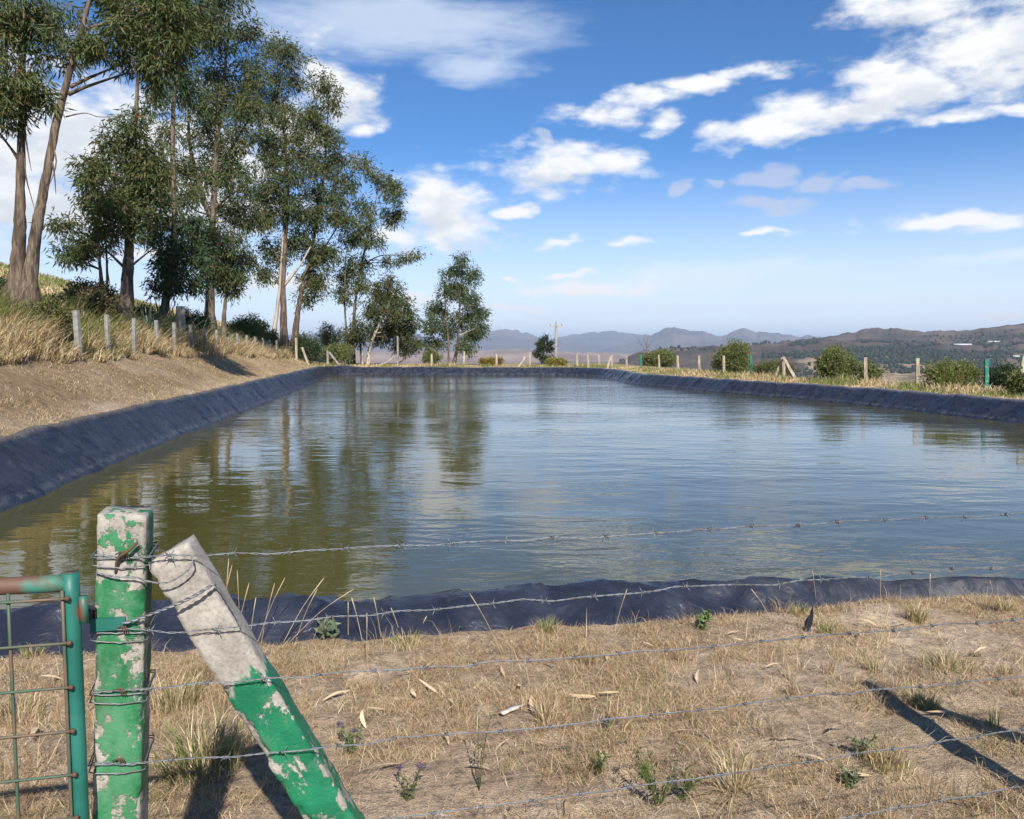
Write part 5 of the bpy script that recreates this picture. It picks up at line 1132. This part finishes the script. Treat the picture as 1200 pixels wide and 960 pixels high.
# barbed wire
barb_mesh = None
def barbed(label, ctrl, seed, wrap=True):
    """ctrl: pixels along the wire, lying in the fence plane just before the posts' faces"""
    r = rng(seed); pts = []
    for px, py in ctrl:
        pts.append(P(px, py, fence_d(px)) + FN * .006)
    ext = pts[-1] + (pts[-1] - pts[-2]) / np.linalg.norm(pts[-1] - pts[-2]) * .45; ext[2] = pts[-1][2] + .004; pts.append(ext)
    path = smooth_path(pts, 330); L = np.concatenate([[0], np.cumsum(np.linalg.norm(np.diff(path, axis=0), axis=1))])
    wob = np.stack([np.interp(L, np.linspace(0, L[-1], 40), r.normal(size=40) * .0022) for _ in range(3)], -1); path = path + wob * np.array([.4, .6, 1.0])
    root = thing('barbed_wire', label, 'barbed wire', tuple(path[0]), 'barbed wires of the near fence'); g = Geo(); tw = L / .045 * 2 * math.pi
    tg = unit(np.gradient(path, axis=0)); u = unit(np.cross(tg, [0, 0, 1.])); v = np.cross(tg, u)
    for ph in (0, math.pi):
        q = path + (u * np.cos(tw + ph)[:, None] + v * np.sin(tw + ph)[:, None]) * .0013; g.tube(q, .00098, 5, True)
    g.make('strand', M_WIRE, root)
    if wrap:       # two turns round the upright post, twisted off on its front
        yy = ctrl[0][1]; c0 = path[0]; hx, hy = wx / 2 + .0062, wy / 2 + .0062; gg = Geo(); ctr_ = org + axis * ((c0[2] - org[2]) / axis[2]); loop = []
        for t in np.linspace(0, 2, 97):
            a = t * 2 * math.pi + math.pi / 2; ca, sa = math.cos(a), math.sin(a); k = 1 / max(abs(ca), abs(sa)); k = min(k, 1.40); sagz = -.012 * max(0, -sa) * (1.6 if t > 1 else .5) + .006 * r.normal() * .1
            loop.append(ctr_ + ux * ca * k * hx + uy * sa * k * hy + np.array([0, 0, sagz - .006 * t]))
        gg.tube(loop, .0014, 5); gg.make('wire_tie', M_WIRE, root)
        kn = Geo(); c = ctr_ + uy * -hy * 1.05 + ux * (.004 * r.normal())
        for j in range(3): kn.tube([c + ux * (-.012 + .006 * j), c - uy * .004 + np.array([0, 0, .008]) + ux * .004 * j, c + ux * (.006 + .004 * j) - np.array([0, 0, .010])], .0013, 4)
        kn.make('wire_knot', M_RUST, root)
    x = .10 + .05 * r.random()
    global barb_mesh
    while x < L[-1] - .05:
        i = int(np.searchsorted(L, x))
        if barb_mesh is None:
            bg_ = Geo()
            t = np.linspace(0, 4 * math.pi, 17); coil = np.stack([np.linspace(-.004, .004, 17), .0036 * np.cos(t), .0036 * np.sin(t)], -1); bg_.tube(coil, .0011, 4)
            for s1, a in ((-1, .4), (1, 2.2), (-1, 3.5), (1, 5.3)):
                o0 = np.array([s1 * .003, 0, 0]); d = np.array([s1 * .006, math.cos(a) * .013, math.sin(a) * .013]); bg_.tube([o0, o0 + d * .5, o0 + d], [.0011, .0010, .0003], 4)
            o = bg_.make('barb', M_WIRE, root); o.data.transform(__import__('mathutils').Matrix.Translation(root.location)); barb_mesh = o.data
        else:
            o = bpy.data.objects.new('barb', barb_mesh); COL.objects.link(o); o.parent = root
        o.location = path[i] - path[0]; o.rotation_euler = (r.random() * 6.28, 0, math.atan2(tg[i][1], tg[i][0])); x += .105 + .02 * r.random()
barbed('top barbed wire strand running across the water from the post head', [(112, 651), (160, 652), (232, 650), (330, 647), (430, 640), (620, 632), (800, 622), (1000, 611), (1200, 602)], 901)
barbed('second barbed wire from the top, passing in front of the near liner', [(112, 739), (170, 737), (220, 739), (300, 731), (430, 719), (500, 714), (620, 703), (760, 692), (800, 686), (900, 684), (1000, 676), (1200, 662)], 902)
barbed('third barbed wire from the top, crossing just below the rim', [(110, 809), (165, 806), (220, 802), (330, 794), (450, 784), (620, 773), (760, 762), (900, 750), (1050, 737), (1200, 723)], 903)
barbed('fourth barbed wire from the top, crossing the middle of the straw', [(109, 896), (165, 893), (220, 889), (370, 875), (470, 864), (620, 851), (760, 838), (900, 820), (1050, 806), (1200, 791)], 904)
barbed('fifth barbed wire from the top, rising from the bottom edge left of centre', [(108, 1002), (200, 995), (330, 980), (452, 960), (620, 937), (740, 920), (800, 911), (900, 898), (1050, 876), (1200, 852)], 905)
barbed('lowest barbed wire, showing only at the lower right corner', [(106, 1110), (300, 1080), (600, 1028), (800, 993), (967, 961), (1080, 941), (1200, 921)], 906)
# tie of thick twisted wire holding the leaning post to the strap
def tie(label, ctrl, rad, seed):
    pts = [P(px, py, fence_d(px) - dd) for px, py, dd in ctrl]; path = smooth_path(pts, 60); g = Geo(); L = np.concatenate([[0], np.cumsum(np.linalg.norm(np.diff(path, axis=0), axis=1))]); tg = unit(np.gradient(path, axis=0)); u = unit(np.cross(tg, [0, 1., .3])); v = np.cross(tg, u); tw = L / .03 * 6.283
    for ph in (0, math.pi): g.tube(path + (u * np.cos(tw + ph)[:, None] + v * np.sin(tw + ph)[:, None]) * rad * .8, rad, 5)
    tag(g.make('tie_wire', M_WIRE, None), label, 'wire', 'tie wires round the near posts')
tie('thick twisted tie wire from the hinge strap up round the leaning post', [(143, 731, .012), (165, 724, .014), (200, 711, .02), (230, 697, .016), (252, 683, .006)], .0022, 911)
tie('thin loose tie wire looping from post across the leaning post head', [(112, 671, .006), (135, 676, .012), (160, 677, .012), (172, 681, .014), (195, 683, .016), (216, 672, .016), (226, 660, .012), (222, 648, .004)], .0012, 912)
tie('wire end curling off the leaning post edge above the liner', [(250, 683, .004), (258, 692, .0), (266, 706, -.006), (276, 722, -.006), (281, 734, -.004)], .0013, 913)

# ------------------------------------------------------------------ far valley: greenhouses and woodland
def m_white(nt, b, n): n.set(b.inputs['Base Color'], n.mix(n.noise(n.coord(), .2, 3), (.45, .46, .48), (.55, .55, .55))); b.inputs['Roughness'].default_value = .5
M_WHITE = mat('greenhouse_film', m_white)
def ground_at(px, py):
    rr = ray(px, py); ds = np.concatenate([np.linspace(300, 4000, 400)]); x = rr[0] / rr[1] * ds; z = EYE + rr[2] / rr[1] * ds; zl = land_far(x, ds); k = np.nonzero(zl >= z)[0]
    i = k[0] if len(k) else len(ds) - 1; return np.array([x[i], ds[i], zl[i]])
for k, (px, py, L, lab) in enumerate([(1128, 404, 100, 'longest white greenhouse strip on the far right hillside'), (1165, 401, 90, 'white greenhouse strip below the sunlit field at far right'), (1185, 418, 80, 'white greenhouse strip low on the valley side at the right edge'), (1090, 424, 60, 'pale greenhouse roof in the valley behind a wooden post'), (1160, 418, 60, 'pale greenhouse roof just above the green post'), (1030, 409, 50, 'small white roof on the hillside above the round olive bush')]):
    c = ground_at(px, py); gh = thing('greenhouse', lab, 'greenhouse', c, 'greenhouses across the valley'); g = Geo(); V = []; a = np.linspace(0, math.pi, 9); hw = 5; hz = 3.2; L *= .45
    for xx in (-L / 2, L / 2):
        for t in a: V.append(c + np.array([xx, -hw * math.cos(t), hz * math.sin(t) - 1]))
    g.add(V, [[0, i + 1, i] for i in range(1, 8)] + [[9, 9 + i, 9 + i + 1] for i in range(1, 8)], [[i, i + 1, 10 + i, 9 + i] for i in range(8)]); g.make('roof', M_WHITE, gh)
r = rng(950); g = Geo(); n = 9000; az = np.radians(np.where(r.random(n) < .72, 8 + 30 * r.random(n), -14 + 50 * r.random(n))); d = 420 + 2900 * r.random(n) ** 1.5; x = d * np.sin(az); y = d * np.cos(az)
k = fbm(x / 260, y / 160, 951, 4) + .10 * sstep(2200, 800, d) > .52; x = x[k]; y = y[k]; z = land_far(x, y)
for i in range(len(x)):
    h = 4 + 6 * r.random(); v = ico * (1 + (r.random((12, 1)) - .5) * .6) * np.array([h * .5, h * .5, h * .62]) + [x[i], y[i], z[i] + h * .45]; g.add(v, icf, None, np.array([.032, .045, .022]) * (.7 + .7 * r.random()))
az = np.radians(17 + 19 * r.random(16000)); d = 1150 + 1700 * r.random(16000); x = d * np.sin(az); y = d * np.cos(az); k = fbm(x / 420, y / 110, 955, 4) + .08 * sstep(20, 30, np.degrees(az[:len(x)])) > .605; x = x[k]; y = y[k]; z = land_far(x, y)
for i in range(len(x)):
    h = 3.5 + 6 * r.random(); v = ico * (1 + (r.random((12, 1)) - .5) * .6) * np.array([h * .55, h * .55, h * .6]) + [x[i], y[i], z[i] + h * .42]; g.add(v, icf, None, np.array([.030, .042, .024]) * (.7 + .7 * r.random()))
tag(g.make('woodland', M_GRASS, None), 'dark woodland patches scattered across the far valley', 'woodland', kind='stuff')

# ------------------------------------------------------------------ haze
def m_haze():
    m = bpy.data.materials.new('haze_air'); m.use_nodes = True; nt = m.node_tree; nt.nodes.clear(); o = nt.nodes.new('ShaderNodeOutputMaterial'); v = nt.nodes.new('ShaderNodeVolumePrincipled')
    v.inputs['Color'].default_value = (.66, .79, 1.0, 1); v.inputs['Density'].default_value = HAZE; v.inputs['Anisotropy'].default_value = 0.0; nt.links.new(v.outputs[0], o.inputs['Volume']); return m
HAZE = 7.5e-5
g = Geo(); g.box((0, 0, 135), (28000, 0, 0), (0, 28000, 0), (0, 0, 240)); hz = g.make('haze', m_haze(), None, False); tag(hz, kind='stuff')
hz['label'] = 'pale blue haze filling the valley air'; hz['category'] = 'haze'
